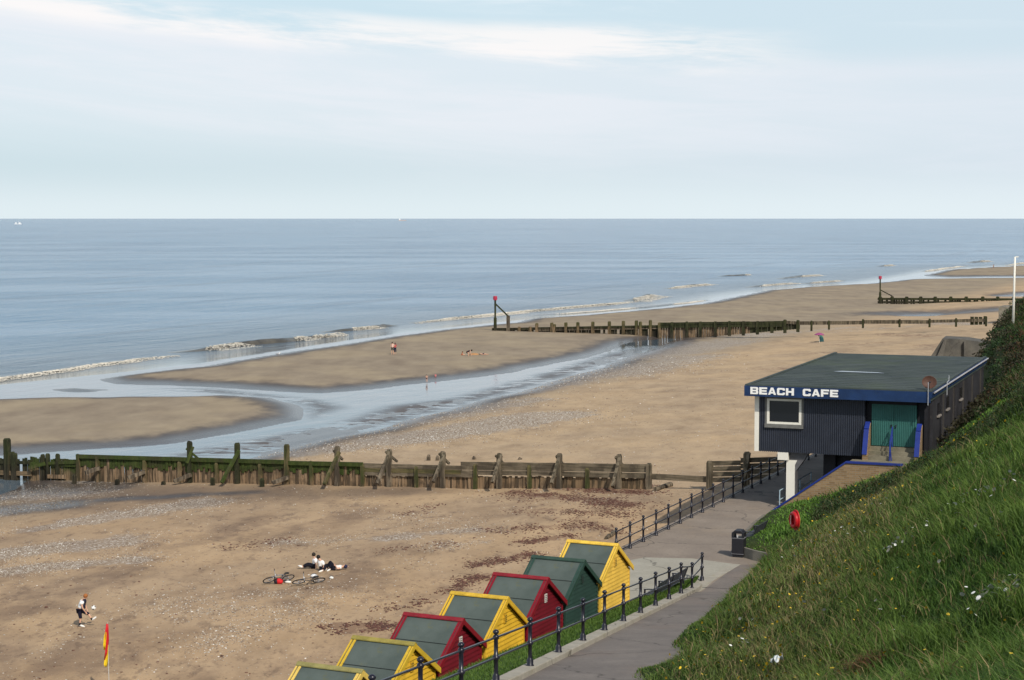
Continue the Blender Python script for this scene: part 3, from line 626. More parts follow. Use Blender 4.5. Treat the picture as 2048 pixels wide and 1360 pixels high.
leaves('undergrowth', x, y, z-.05, np.where(far, .5, .28), np.where(far, .55, .30), 22, np.where(far, .055, .035), tt, 'dark leafy undergrowth of brambles and docks on the hillside', 'undergrowth')
# wild flowers
def flowers(name, x, y, z, hgt, rad, c, label, stem=True):
    n = len(x); m_ = 7; a = np.arange(m_)*2*np.pi/m_; top = z+hgt; V = []; 
    tl = rng.normal(size=(n, 2))*.45
    cx = np.stack([np.cos(a), np.sin(a)], -1)
    ring = np.stack([x[:, None]+cx[None, :, 0]*rad[:, None], y[:, None]+cx[None, :, 1]*rad[:, None], top[:, None]+(cx[None, :, 0]*tl[:, :1]+cx[None, :, 1]*(tl[:, 1:]-.5))*rad[:, None]], -1)
    V = np.concatenate([np.stack([x, y, top+rad*.25], -1)[:, None], ring], 1).reshape(-1, 3)
    b = np.arange(n)*(m_+1); Fc = np.concatenate([np.stack([b, b+1+i, b+1+(i+1) % m_], -1) for i in range(m_)])
    o = npmesh(name, V, Fc, c); return tag(o, label, 'flowers', kind='stuff')
xs_, ys_ = rng.uniform(.20, .38, 7000), rng.uniform(92, 185, 7000); xs_ = xs_*ys_; k = sdf(xs_, ys_, TOE) > -.8; x, y = xs_[k], ys_[k]; z, s = hillz(x, y); n = len(x)
tt = np.where((fbm(x/5, y/5, 3) > .5)[:, None], np.array([.044, .040, .020]), np.array([.028, .056, .017]))*(.7+.6*rng.random((n, 1)))
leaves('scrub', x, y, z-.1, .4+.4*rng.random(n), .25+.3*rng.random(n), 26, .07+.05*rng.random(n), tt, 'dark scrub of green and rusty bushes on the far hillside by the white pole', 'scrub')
x, y = sample_hill(9000, 1.4); z, s = hillz(x, y); md, nn = bandmap(x, y, s); k = (rng.random(len(x)) < (.05+.55*md)) & (s > .8) & (y < 95); x, y, z = x[k], y[k], z[k]
flowers('yellow_flowers', x, y, z, .30+.18*rng.random(len(x)), (.020+.014*rng.random(len(x)))*np.maximum(1, y/60), paint('petal_yellow', (.75, .50, .03), .6, .2), 'small yellow wild flowers scattered through the hillside grass')
dx_, dy_ = [], []
for px, py, n_, sp in [(2040, 1170, 26, .35), (1960, 1190, 5, .3), (1975, 1200, 4, .2), (1780, 1100, 7, .18), (1925, 1010, 8, .4), (2020, 965, 8, .4), (1500, 1240, 3, .2), (1480, 1290, 3, .3), (1850, 1060, 4, .5), (1660, 1080, 4, .6), (1700, 1240, 6, 2.), (1900, 1120, 8, 2.5), (1800, 980, 12, 3.)]:
    u_r, k_r = ray(px, py); best = None
    for d in np.arange(20, 90, .25):
        if hillz([u_r*d], [d])[0][0]+.35 > ZC-k_r*d: best = d; break
    if best is None: continue
    for _ in range(n_*2): dx_.append(u_r*best+random.gauss(0, sp)); dy_.append(best+random.gauss(0, sp*1.6))
dx_, dy_ = np.array(dx_), np.array(dy_); dz_ = hillz(dx_, dy_)[0]
flowers('white_daisies', dx_, dy_, dz_, .38+.1*rng.random(len(dx_)), .030+.018*rng.random(len(dx_)), paint('petal_white', (.80, .80, .76), .6, .08), 'white daisies flowering in loose groups in the hillside grass')
# bank turf
n = 60000; y = rng.uniform(26, 74.5, n); k_ = rng.random(n); P = np.array([bankpt(a_, b_) for a_, b_ in zip(y, k_)]); x, y, z = P.T
blades('bank_grass', x, y, z, .06+.12*rng.random(n)*np.where(k_ > .8, 1.4, 1), .012+.012*rng.random(n), .3+.5*rng.random(n), (G1+(G2-G1)*rng.random((n, 1))*.8)*(.8+.5*rng.random((n, 1))), 'short green grass on the bank below the ramp railing')
def hit(px, py, dz=0.0, d0=20, d1=170):
    u_r, k_r = ray(px, py)
    ds = np.arange(d0, d1, .1); zz = hillz(u_r*ds, ds)[0]+dz; i = np.argmax(zz > ZC-k_r*ds); d = ds[i]; return Vector((u_r*d, d, float(zz[i]-dz)))

# ---------------------------------------------------------------- pebbles, weed
def rocks(name, pts, sizes, mats_prob, flat=.55):
    bm = bmesh.new(); bmesh.ops.create_icosphere(bm, subdivisions=1, radius=1)
    iv = np.array([v.co[:] for v in bm.verts]); iff = np.array([[v.index for v in f_.verts] for f_ in bm.faces]); bm.free()
    n = len(pts); a = rng.random(n)*np.pi*2; sx = sizes*(.7+.6*rng.random(n)); sy = sizes*(.6+.5*rng.random(n)); sz = sizes*flat*(.6+.6*rng.random(n))
    V = iv[None]*np.stack([sx, sy, sz], -1)[:, None]*(1+.12*rng.normal(size=(n, len(iv), 1))); ca, sa = np.cos(a)[:, None], np.sin(a)[:, None]
    V = np.stack([V[..., 0]*ca-V[..., 1]*sa, V[..., 0]*sa+V[..., 1]*ca, V[..., 2]], -1)+pts[:, None]
    Fc = (iff[None]+np.arange(n)[:, None, None]*len(iv)).reshape(-1, 3); o = npmesh(name, V.reshape(-1, 3), Fc, mats_prob[0]); return o, len(iv)
tp = NT('pebble', .75, .3); tp.col(tp.attr('tint')); M_peb = tp.m
def pebbles():
    C = []; need = 52000; got = 0
    while got < need:
        n = 60000; py = 700+rng.random(n)**.8*700; px = rng.uniform(-150, 1500, n); d = (ZC-0)/((py-437)/F); x = (px-1024)/F*d; y = d
        u, v = uv(x, y); s = shore(x, y); sh = streaks(x, y, SHIN); base = (v > 1) & (s > .3) & (v < 60)
        nn = fbm(x/2.5, y/4, 4, .65); pr = (sh*1.0*np.clip((nn-.36)*5, 0, 1)+.035*np.clip((nn-.45)*6, 0, 1)+.008)
        k = base & (rng.random(n) < pr*.7); C.append(np.stack([x[k], y[k], sh[k], s[k]], -1)); got += k.sum()
    C = np.concatenate(C)[:need]; x, y = C[:, 0], C[:, 1]; z = beachz(x, y, C[:, 3]); n = len(x)
    size = (.016+.036*rng.random(n)**2.4)*np.maximum(1, y/110); o, m_ = rocks('shingle', np.stack([x, y, z+size*.15], -1), size, [M_peb])
    t0 = rng.random(n); wetp = np.clip(streaks(x, y, WETP), 0, 1)[:, None]
    tint = np.where((t0 < .40)[:, None], [.20, .15, .11], np.where((t0 < .70)[:, None], [.34, .29, .23], np.where((t0 < .93)[:, None], [.46, .42, .36], [.72, .70, .65])))*(.8+.4*rng.random((n, 1)))
    tint = tint*(1-.5*wetp); vattr(o, 'tint', np.repeat(tint, m_, 0)); tag(o, 'loose grey, brown and white pebbles strewn over the sand', 'pebbles', kind='stuff')
    # crumbs of dried weed
    C = []; need = 9000; got = 0
    while got < need:
        n = 60000; py = 930+rng.random(n)*430; px = rng.uniform(-100, 1350, n); d = (ZC-.8)/((py-437)/F); x = (px-1024)/F*d; y = d
        u, v = uv(x, y); s = shore(x, y); wdd = streaks(x, y, WEED); nn = fbm(x/1.2, y/2.4, 4, .7)
        k = (v > .8) & (s > 1) & (rng.random(n) < wdd*np.clip((nn-.40)*6, 0, 1)*.8+.004*np.clip((nn-.5)*8, 0, 1)); C.append(np.stack([x[k], y[k], s[k]], -1)); got += k.sum()
    C = np.concatenate(C)[:need]; x, y = C[:, 0], C[:, 1]; z = beachz(x, y, C[:, 2]); n = len(x)
    o, m_ = rocks('seaweed', np.stack([x, y, z+.01], -1), .025+.07*rng.random(n)**2, [M_peb], .28)
    vattr(o, 'tint', np.repeat(np.array([.11, .05, .036])*(.6+.9*rng.random((n, 1))), m_, 0)); tag(o, 'dried red brown seaweed washed up on the sand', 'seaweed', kind='stuff')
pebbles()

# ================================================================ BEACH HUTS
M_felt = NT('roofing_felt', .92, .2)
_n = M_felt.noise(1.2, 5); _m = M_felt.noise(18, 4); _c = M_felt.ramp(_n, [(.3, (.060, .080, .074)), (.7, (.098, .122, .112))])
M_felt.col(M_felt.mix(M_felt.ss(M_felt.noise(2.2, 6, .7, loc=(3, 0, 0)), .58, .72, 0, .5), _c, (.13, .125, .045))); M_felt.bump(_m, .3, .01); M_felt = M_felt.m
HW, HD, HE, HA = 1.62, 2.02, 1.72, 2.82          # half width, depth, eave height, ridge height
def make_hut(name, label, wc, tc, ridgec, loc, rz):
    """local +X = landward end of the ridge, row runs along Y"""
    t = thing(name, label, 'beach hut', loc, rz, 'beach huts in a row')
    Mw = paint('hut_boards', wc, .6, .22, 1.3, dirt=tuple(x*.45 for x in wc), dirtf=.4); Mt = paint('hut_trim', tc, .5, .14, 2.5, dirt=tuple(x*.4 for x in tc), dirtf=.5); Mr = paint('ridge_board', ridgec, .6, .25, 3, dirt=(.10, .11, .05), dirtf=.6)
    w_ = HW-.10; sl = (HA-HE)/HW; wt = HA-.09; e_ = wt-sl*w_
    # floor plinth and four weatherboarded walls: overlapping boards as real laps
    def boards(m, p, q, z0, z1, gable=False, n=Vector((0, 0, 0))):
        p, q = Vector(p), Vector(q); h = .15; z = z0; L_ = (q-p).length; d = (q-p).normalized()
        while z < z1-.01:
            zt = min(z+h, z1)-.013
            def half(zz): 
                return L_/2 if not gable or zz <= e_ else max(.01, (wt-zz)/sl)
            a, b = half(z), half(zt); mid = (p+q)/2
            A = [mid-d*a, mid+d*a, mid+d*b, mid-d*b]; zs_ = [z, z, zt, zt]; o_ = [.042, .042, .004, .004]
            out = [Vector((v.x, v.y, zz))+n*k for v, zz, k in zip(A, zs_, o_)]; inn = [Vector((v.x, v.y, zz))-n*.03 for v, zz in zip(A, zs_)]
            m.add(out+inn, [(0, 1, 2, 3), (7, 6, 5, 4), (0, 4, 5, 1), (1, 5, 6, 2), (2, 6, 7, 3), (3, 7, 4, 0)]); z = zt+.013
    x1 = -.10; x0 = -HD+.10
    for xx, nx in ((x1, 1), (x0, -1)): m = MB(); boards(m, (xx, -w_, 0), (xx, w_, 0), .08, wt-.04, True, Vector((nx, 0, 0))); m.build('wall', Mw, t)
    for sy in (-1, 1): m = MB(); boards(m, (x0+.02, sy*w_, 0), (x1-.02, sy*w_, 0), .08, e_-.02, False, Vector((0, sy, 0))); m.build('wall', Mw, t)
    for sx in (x0-.012, x1+.012):
        for sy in (-w_-.012, w_+.012): m = MB(); m.box((sx, sy, e_/2+.0), (.07, .07, e_-.06)); m.build('corner_post', Mt, t)
    for s in (-1, 1):                             # one roof slope each
        m = MB(); p = [(.02, 0, HA), (.02, s*HW, HE), (-HD-.02, s*HW, HE), (-HD-.02, 0, HA)]
        m.prism([Vector(q)+Vector((0, 0, -.03)) for q in p], (0, 0, .05)); r_ = m.build('roof', M_felt, t)
        m = MB(); mp = s*HW*.55; mz = HA-(HA-HE)*.55; m.beam((.0, mp, mz+.026), (-HD, mp, mz+.026), .05, .012, up=(0, sl, 1)); m.build('felt_seam', NT('seam', .9).col((.04, .05, .05)).m, r_)
        for bx in (.045, -HD-.045):
            m = MB(); m.prism([(bx-.025, 0, HA+.055), (bx-.025, s*(HW+.07), HE+.055-sl*.07), (bx-.025, s*(HW+.07), HE-.13-sl*.07), (bx-.025, 0, HA-.12)], (.05, 0, 0)); m.build('bargeboard', Mt, t)
            m = MB(); bx2 = bx-.10*(1 if bx > 0 else -1); m.prism([Vector((bx2-.03, 0, HA+.03)), Vector((bx2+.05, 0, HA+.03)), Vector((bx2+.05, s*(HW+.05), HE+.03-sl*.05)), Vector((bx2-.03, s*(HW+.05), HE+.03-sl*.05))], (0, 0, .025)); m.build('verge_board', Mt, t)
    m = MB()
    for s in (-1, 1): m.prism([(.075, 0, HA+.062), (.075, s*.115, HA+.062-sl*.115), (-HD-.075, s*.115, HA+.062-sl*.115), (-HD-.075, 0, HA+.062)], (0, 0, .03))
    m.build('ridge_board', Mr, t)
    vc = {'red': (.62, .60, .56)}.get(label.split()[0], tuple(x*.8 for x in wc)); 
    if 'red' in label[:12]: vc = (.62, .58, .54)
    m = MB(); m.box((x1+.045, .02, HE+.42), (.03, .19, .30)); v = m.build('vent', paint('vent_plate', vc, .6, .1), t)
    m = MB()
    for k in range(4): m.box((x1+.064, .02, HE+.32+k*.065), (.014, .15, .012))
    m.build('vent_slot', NT('slot_dark', .8).col((.03, .03, .03)).m, v)
    m = MB(); m.box((x0-.03, 0, 1.02), (.05, 1.5, 1.85)); d_ = m.build('door', Mt, t)
    m = MB(); m.box((x0-.075, .55, 1.0), (.04, .05, .16)); m.build('handle', NT('handle', .4).col((.05, .05, .05)).m, d_)
    m = MB(); m.box((-HD/2, 0, .04), (HD-.1, 2*w_+.04, .08)); m.build('base', paint('hut_base', (.12, .11, .09)), t)
    return t
YEL = (.74, .50, .035); GRN = (.022, .052, .042); RED = (.14, .004, .012)
hut_d = [67.2*k for k in (1, .958, .914, .870, .826, .779, .733)]
HA_AL = R(24.75); hs_ = .0465*67.2; r0 = Vector((4.07, 67.2)); hd_ = Vector((-math.sin(HA_AL), -math.cos(HA_AL)))
HUTS = [('bright yellow beach hut at the far end of the row, beside the promenade railing', (.78, .50, .08), (.80, .52, .07), (.80, .52, .07)),
        ('dark green beach hut between the far yellow one and a red one', GRN, (.028, .065, .05), (.03, .065, .05)),
        ('red beach hut next to the dark green one', RED, (.22, .008, .018), (.24, .010, .022)),
        ('yellow beach hut standing between two red ones', (.70, .42, .03), (.70, .43, .035), (.62, .40, .04)),
        ('red beach hut standing between two yellow ones', RED, (.22, .008, .018), (.24, .010, .022)),
        ('yellow beach hut with olive ridge board, in front of a red one', (.68, .41, .03), (.62, .41, .035), (.30, .25, .06)),
        ('yellow beach hut cut off by the lower edge, nearest of the row', (.78, .55, .16), (.74, .52, .12), (.28, .25, .09))]
for i, (lb, wc, tc, rc) in enumerate(HUTS):
    p = r0+hd_*(3.38*i)+Vector(((0, 0, 0, 0, 0, .04, .15)[i], 0)); make_hut('beach_hut', lb, wc, tc, rc, (p.x, p.y, PROM+.02-.025*i), -HA_AL)

# ================================================================ RAILINGS
M_iron = NT('painted_iron', .32, .5); M_iron.col(M_iron.ramp(M_iron.noise(6, 4), [(.3, (.008, .008, .016)), (.7, (.018, .018, .03))])); M_iron = M_iron.m
def post_mesh(H, near=True):
    m = MB(); n = 12
    m.lathe((0, 0, 0), [(.075, 0), (.075, .03), (.062, .05), (.062, .16), (.042, .20), (.036, .24), (.036, H*.46), (.058, H*.47), (.062, H*.50), (.058, H*.53), (.036, H*.545), (.036, H*.86), (.052, H*.88), (.055, H*.92), (.040, H*.95), (.026, H*.955), (.026, H*.965), (.042, H*.975), (.055, H*1.0), (.05, H*1.03), (.028, H*1.055), (.004, H*1.06)], n)
    return m.build('post', M_iron, smooth=True)
def railing(name, label, base, H, rails, cat='railing', scale=1.0):
    """base: foot points of the posts"""
    t = thing(name, label, cat, base[0])
    p0_ = post_mesh(H); p0_.scale = (scale, scale, 1); p0_.parent = t; p0_.location = (0, 0, 0)
    for b in base[1:]:
        c = p0_.copy(); col.objects.link(c); c.parent = t; c.location = b-base[0]
    for f in rails:
        m = MB(); m.tube([b+Vector((0, 0, H*f)) for b in base], .021*scale, 8); m.build('rail', M_iron, t, off=base[0], smooth=True)
    return t
base = [Vector((fx(y), y, rampz(y)+.155)) for y in np.array([onz(px, py, 0)[0]*0+yy_ for px, py, yy_ in [(0, 0, v) for v in (0,)]])] if False else []
fpx = [1404, 1384, 1362, 1338, 1311, 1281, 1247, 1209, 1166, 1117, 1060, 992]
for px in fpx:                                  # posts stand where each sight line crosses the kerb
    u_r = (px-1024)/F; lo, hi = 20, 75
    for _ in range(40):
        mid = (lo+hi)/2; k_ = (px-1024)/F*.984/.984
        up_, _k = ray(px, 1150+ (1404-px)*.45)
        if fx(mid) > up_*mid: hi = mid
        else: lo = mid
    base.append(Vector((fx(lo), lo, rampz(lo)+(.155 if lo < 68.3 else 0.0))))
d_ = base[-1]-base[-2]
for k in range(1, 7):
    y = base[-1].y-2.9; base.append(Vector((fx(y), y, rampz(y)+.155)))
railing('ramp_railing', 'black two rail iron railing with ball topped posts along the sloping path kerb', base, 1.17, (.90, .50), scale=1.35)
base2 = [fromuv(-1.2+1.84*i, -.05, PROM) for i in range(24)]
railing('promenade_railing', 'long black three rail iron railing along the seaward edge of the promenade', base2, 1.22, (.90, .50, .12), scale=1.35)
# small return of the rail at its near end
b3 = [fromuv(-1.2, .22, PROM-.25), fromuv(-1.2, .36, PROM-.75)]

# ================================================================ CAFE
BT = R(21.6); CO = Vector((13.04, 93.5, 0)); E1 = Vector((math.cos(BT), -math.sin(BT), 0)); E2 = Vector((math.sin(BT), math.cos(BT), 0)); UP = Vector((0, 0, 1)); CAX = (E1, E2, UP)
def cp(t, s, z): return CO+E1*t+E2*s+UP*z
cafe = thing('beach_cafe', 'dark flat roofed beach cafe on a pillar, with blue fascia, white lettering and turquoise doors', 'cafe', cp(0, 0, PROM))
def cb(name, m, mat, par=None, **k): 
    return m.build(name, mat, par or cafe, off=cafe.location, **k)
def cbox(m, t0, t1, s0, s1, z0, z1): m.box(cp((t0+t1)/2, (s0+s1)/2, (z0+z1)/2), (t1-t0, s1-s0, z1-z0), CAX); return m
ZB, ZT = 7.05, 10.09
M_navy = paint('navy_cladding', (.030, .034, .052), .55, .25, .8, dirt=(.06, .06, .07), dirtf=.3); M_white = paint('white_paint', (.80, .78, .70), .6, .05, 2, dirt=(.5, .45, .35), dirtf=.2)
M_black = paint('black_wall', (.012, .012, .018), .7, .3); M_blue = paint('blue_fascia', (.010, .034, .11), .45, .35, 1.2, dirt=(.02, .05, .10), dirtf=.6); M_cob = paint('cobalt_paint', (.016, .036, .23), .4, .2, 3)
M_teal = paint('turquoise_boards', (.045, .165, .145), .6, .18, 1.0, dirt=(.02, .12, .12), dirtf=.4); M_dark = paint('dark_steel', (.02, .02, .03), .4)
def brickmat(name, vertical_dir):
    t = NT(name, .9, .2)
    g = t.N('ShaderNodeNewGeometry'); sp = t.N('ShaderNodeSeparateXYZ'); t.L(g.outputs['Position'], sp.inputs[0])
    a = t.math('ADD', t.math('MULTIPLY', sp.outputs[0], vertical_dir[0]), t.math('MULTIPLY', sp.outputs[1], vertical_dir[1]))
    cb_ = t.N('ShaderNodeCombineXYZ'); t.L(a, cb_.inputs[0]); t.L(sp.outputs[2], cb_.inputs[1])
    b = t.N('ShaderNodeTexBrick'); t.L(cb_.outputs[0], b.inputs['Vector']); b.inputs['Scale'].default_value = 1; b.inputs['Brick Width'].default_value = .30; b.inputs['Row Height'].default_value = .10
    b.inputs['Mortar Size'].default_value = .008; b.inputs['Color1'].default_value = (.21, .135, .07, 1); b.inputs['Color2'].default_value = (.31, .21, .115, 1); b.inputs['Mortar'].default_value = (.26, .23, .18, 1)
    n = t.noise(.9, 6, .65); t.col(t.mix(t.ss(n, .5, .75, 0, .4), b.outputs[0], (.14, .10, .06))); t.bump(b.outputs['Fac'], -.4, .02); return t.m
M_brick = brickmat('stair_brick', (E1.x, E1.y)); M_brick2 = brickmat('pier_brick', (E2.x, E2.y))
W0, W1, WZ0, WZ1 = .70, 2.52, 8.55, 9.90                 # window opening
TR = 5.90
m = MB()
for a, b, c_, e in ((.24, W0, ZB, ZT), (W1, TR, ZB, ZT), (W0, W1, ZB, WZ0), (W0, W1, WZ1, ZT)): cbox(m, a, b, 0, .12, c_, e)
fa_wall = cb('wall', m, M_navy)
m = MB(); tt = .30
while tt < TR-.04:                                       # vertical ribs of the cladding
    for z0, z1 in ([(ZB-.02, WZ0-.09), (WZ1+.08, ZT)] if W0-.12 < tt < W1+.12 else [(ZB-.02, ZT)]):
        if z1-z0 > .05: cbox(m, tt, tt+.055, -.045, -.001, z0, z1)
    tt += .112
cb('cladding_ribs', m, paint('navy_ribs', (.036, .044, .064), .5, .25, 1.5), fa_wall)
m = MB(); cbox(m, 0, .24, -.03, .14, ZB-.02, ZT); cb('corner_board', m, M_white)
m = MB()
f_ = .11
for a, b, c_, e in ((W0-.02, W0+f_, WZ0, WZ1), (W1-f_, W1+.02, WZ0, WZ1), (W0+f_, W1-f_, WZ0, WZ0+f_), (W0+f_, W1-f_, WZ1-f_, WZ1)): cbox(m, a, b, -.07, .06, c_, e)
wn = cb('window', m, M_white)
m = MB(); 
for a, b, c_, e in ((W0-.13, W0-.021, WZ0-.12, WZ1+.1), (W1+.021, W1+.13, WZ0-.12, WZ1+.1), (W0-.021, W1+.021, WZ1+.001, WZ1+.1)): cbox(m, a, b, -.06, .0, c_, e)
cb('frame', m, paint('grey_frame', (.14, .14, .13)), wn)
m = MB(); cbox(m, W0-.13, W1+.13, -.16, 0, WZ0-.2, WZ0-.001); cb('sill', m, paint('grey_sill', (.16, .16, .15)), wn)
tg = NT('window_glass', .05, .5); tg.col((.006, .007, .010)); tg.b.inputs['Specular IOR Level'].default_value = .25; tg.b.inputs['Transmission Weight'].default_value = .15; m = MB(); cbox(m, W0+f_, W1-f_, .0, .012, WZ0+f_, WZ1-f_); cb('pane', m, tg.m, wn)
tcu = NT('curtain', .9); tcu.col((.16, .16, .15)); m = MB()
for k in range(6): cbox(m, W0+.14+k*.07, W0+.19+k*.07, .10+.03*(k % 2), .13+.03*(k % 2), WZ0+.2, WZ1-.12)
cb('curtain', m, tcu.m, wn)
# seaward side and back, floor slab, landward side
m = MB(); cbox(m, 0, .12, .141, 23.0, ZB, ZT); cb('wall', m, M_navy)
m = MB(); cbox(m, .12, 9.3, .121, 23.0, ZB, ZB+.12); cb('floor', m, M_dark)
m = MB(); cbox(m, .12, 9.3, 22.9, 23.0, ZB+.121, ZT-.01); cb('wall', m, M_black)
m = MB(); cbox(m, 2.7, 2.8, .13, 22.8, ZB+.121, ZT-.01); cb('partition', m, paint('inner_wall', (.05, .05, .05)))
SW = 9.30
M_side = paint('side_render', (.028, .028, .034), .7, .5, .9, dirt=(.08, .07, .06), dirtf=.6)
m = MB(); cbox(m, SW-.13, SW, .45, 23.0, 4.2, ZT-.001); sw_ = cb('wall', m, M_side)
for k in (4.2, 8.4, 12.6, 16.8, 21): 
    m = MB(); cbox(m, SW-.001, SW+.07, k, k+.16, 6.5, ZT-.05); cb('batten', m, paint('batten', (.07, .065, .06)), sw_)
for k in (2.2, 5.6, 11.2):
    m = MB(); cbox(m, SW-.0, SW+.05, k, k+.8, 9.1, 9.75); q_ = cb('window', m, paint('vent_window', (.02, .02, .025), .2))
    m = MB(); cbox(m, SW-.0, SW+.12, k-.08, k+.88, 9.0, 9.095); cb('sill', m, paint('pale_sill', (.32, .29, .26)), q_)
# roof
m = MB(); RT0, RT1, RS0, RS1, RZ0, RZ1 = -.36, 9.36, -.62, 23.6, ZT+.002, 10.66
cbox(m, RT0, RT1, RS0, RS1, RZ0+.02, RZ1-.05); 
tf = NT('cafe_roof_felt', .8, .3); n_ = tf.noise(.5, 6, .65, (1, 1, 1)); st_ = tf.noise(1.6, 6, .7, (.18, 1.6, 1), rz=BT)
c_ = tf.ramp(n_, [(.3, (.035, .048, .046)), (.7, (.068, .085, .078))]); c_ = tf.mix(tf.ss(st_, .52, .66, 0, .6), c_, (.020, .026, .036)); c_ = tf.mix(tf.ss(tf.noise(.25, 4, .6, loc=(7, 1, 0)), .52, .64, 0, .45), c_, (.072, .095, .062)); tf.col(c_); tf.rough(tf.ss(st_, .5, .7, .85, .45)); tf.bump(st_, .3, .03)
roof = cb('roof', m, tf.m)
m = MB(); cbox(m, RT0-.03, RT1+.03, RS0-.03, RS0+.16, RZ1-.049, RZ1+.02); cbox(m, RT0-.03, RT0+.15, RS0+.161, RS1, RZ1-.049, RZ1+.02); cbox(m, RT1-.15, RT1+.03, RS0+.161, RS1, RZ1-.049, RZ1+.02); cb('rim', m, tf.m, roof)
m = MB()
for k in range(1, 24): cbox(m, RT0+.2, RT1-.2, RS0+k*1.0, RS0+k*1.0+.05, RZ1-.05, RZ1-.035)
cb('felt_lap', m, tf.m, roof)
m = MB(); m.prism([cp(2.4, 9.3, RZ1-.03), cp(5.3, 9.2, RZ1-.03), cp(4.9, 9.5, RZ1-.03), cp(2.8, 9.75, RZ1-.03)], (0, 0, .02)); tpu = NT('rain_puddle', .03, .6); tpu.col((.2, .24, .30)); cb('puddle', m, tpu.m, roof)
m = MB(); cbox(m, RT0-.001, RT1+.001, RS0-.06, RS0-.001, RZ0-.04, RZ1-.05); fas = cb('fascia', m, M_blue)
m = MB(); cbox(m, RT0-.06, RT0-.002, RS0-.06, RS1, RZ0-.04, RZ1-.051); cb('fascia', m, M_blue)
m = MB(); cbox(m, RT1+.002, RT1+.06, RS0-.06, RS1, RZ0+.2, RZ1-.051); cb('fascia', m, M_blue)
m = MB(); m.tube([cp(RT1+.13, RS0+.4, RZ1-.12), cp(RT1+.13, RS1, RZ1-.12)], .05, 8); cb('gutter', m, paint('grey_gutter', (.38, .38, .40)))
m = MB()
m.tube([cp(RT1-.12, RS0-.12, RZ0-.16), cp(RT1-.12, RS0-.12, RZ1+.45)], .022, 6); cb('dish_mast', m, paint('pale_mast', (.40, .42, .45)))
m = MB(); m.tube([cp(RT1+.15, 4.3, RZ0-.1), cp(RT1+.15, 4.3, RZ1+.05), cp(RT1+.15, 5.0, RZ1+.05), cp(RT1+.15, 5.0, RZ1+.35)], .025, 6); cb('vent_pipe', m, paint('pale_pipe', (.40, .42, .45)))
for k, (tt, ss_) in enumerate([(SW+.1, 3.2), (SW+.1, 8.5)]):
    m = MB(); m.tube([cp(tt, ss_, 7.4), cp(tt, ss_, RZ0)], .05, 6); cb('downpipe', m, M_side)
# satellite dish
dish = thing('satellite_dish', 'rust coloured satellite dish at the front corner of the cafe roof', 'satellite dish', cp(RT1-.45, .3, RZ1))
m = MB(); dc = cp(RT1-.25, .5, RZ1+.34); dn = Vector((-.15, -.9, .35)).normalized(); dxx = dn.cross(UP).normalized(); dyy = dxx.cross(dn)
vs_ = []; fs_ = []
for i, (r_, z_) in enumerate([(.02, -.07), (.14, -.055), (.26, -.02), (.36, .03), (.38, .045), (.36, .02), (.26, -.03), (.02, -.08)]):
    for k in range(18): a_ = 2*math.pi*k/18; vs_.append(dc+(dxx*math.cos(a_)+dyy*math.sin(a_)*.92)*r_+dn*z_)
for i in range(7):
    for k in range(18): fs_.append((i*18+k, i*18+(k+1) % 18, (i+1)*18+(k+1) % 18, (i+1)*18+k))
m.add(vs_, fs_); m.build('reflector', paint('rusty_dish', (.085, .038, .026), .6, .3, 8), dish, off=dish.location, smooth=True)
m = MB(); m.tube([cp(RT1-.25, .55, RZ1-.04), dc-dn*.1], .025); m.tube([dc-dyy*.33, dc+dn*.36-dyy*.12], .014); m.ball(dc+dn*.38-dyy*.1, .05); m.build('arm', M_dark, dish, off=dish.location)
# lettering
def letters(word, t0, cw, gap, z0, h):
    L_ = {'E': [[(0, 0), (1, 0), (1, .24), (.30, .24), (.30, .39), (.93, .39), (.93, .61), (.30, .61), (.30, .76), (1, .76), (1, 1), (0, 1)]],
          'F': [[(0, 0), (.30, 0), (.30, .36), (.90, .36), (.90, .59), (.30, .59), (.30, .76), (1, .76), (1, 1), (0, 1)]],
          'H': [[(0, 0), (.29, 0), (.29, .38), (.71, .38), (.71, 0), (1, 0), (1, 1), (.71, 1), (.71, .62), (.29, .62), (.29, 1), (0, 1)]],
          'C': [[(.14, 0), (.87, 0), (1, .13), (1, .36), (.72, .36), (.72, .24), (.29, .24), (.29, .76), (.72, .76), (.72, .65), (1, .65), (1, .87), (.87, 1), (.14, 1), (0, .86), (0, .14)]],
          'B': [[(0, 0), (.28, 0), (.28, 1), (0, 1)], [(.28, 1), (.88, 1), (1, .88), (1, .62), (.93, .51), (1, .39), (1, .12), (.88, 0), (.28, 0), (.28, .22), (.72, .22), (.72, .40), (.28, .40), (.28, .61), (.72, .61), (.72, .79), (.28, .79)]],
          'A': [[(0, 0), (.27, 0), (.33, .18), (.5, .18), (.5, .38), (.40, .38), (.5, .70), (.5, 1), (.35, 1)], [(1, 0), (.73, 0), (.67, .18), (.5, .18), (.5, .38), (.60, .38), (.5, .70), (.5, 1), (.65, 1)]]}
    x = t0
    for ch in word:
        if ch != ' ':
            m = MB()
            for poly in L_[ch]: m.prism([cp(x+a*cw, RS0-.0605, z0+b*h) for a, b in poly], -E2*.03)
            me_ = cb('letter', m, NT('letter_white', .5).col((.88, .88, .86)).m, fas)
        x += cw+gap if ch != ' ' else cw*.72
    return x
letters('BEACH', -.08, .425, .055, RZ0+.075, .38); letters('CAFE', 2.74, .425, .055, RZ0+.075, .38)
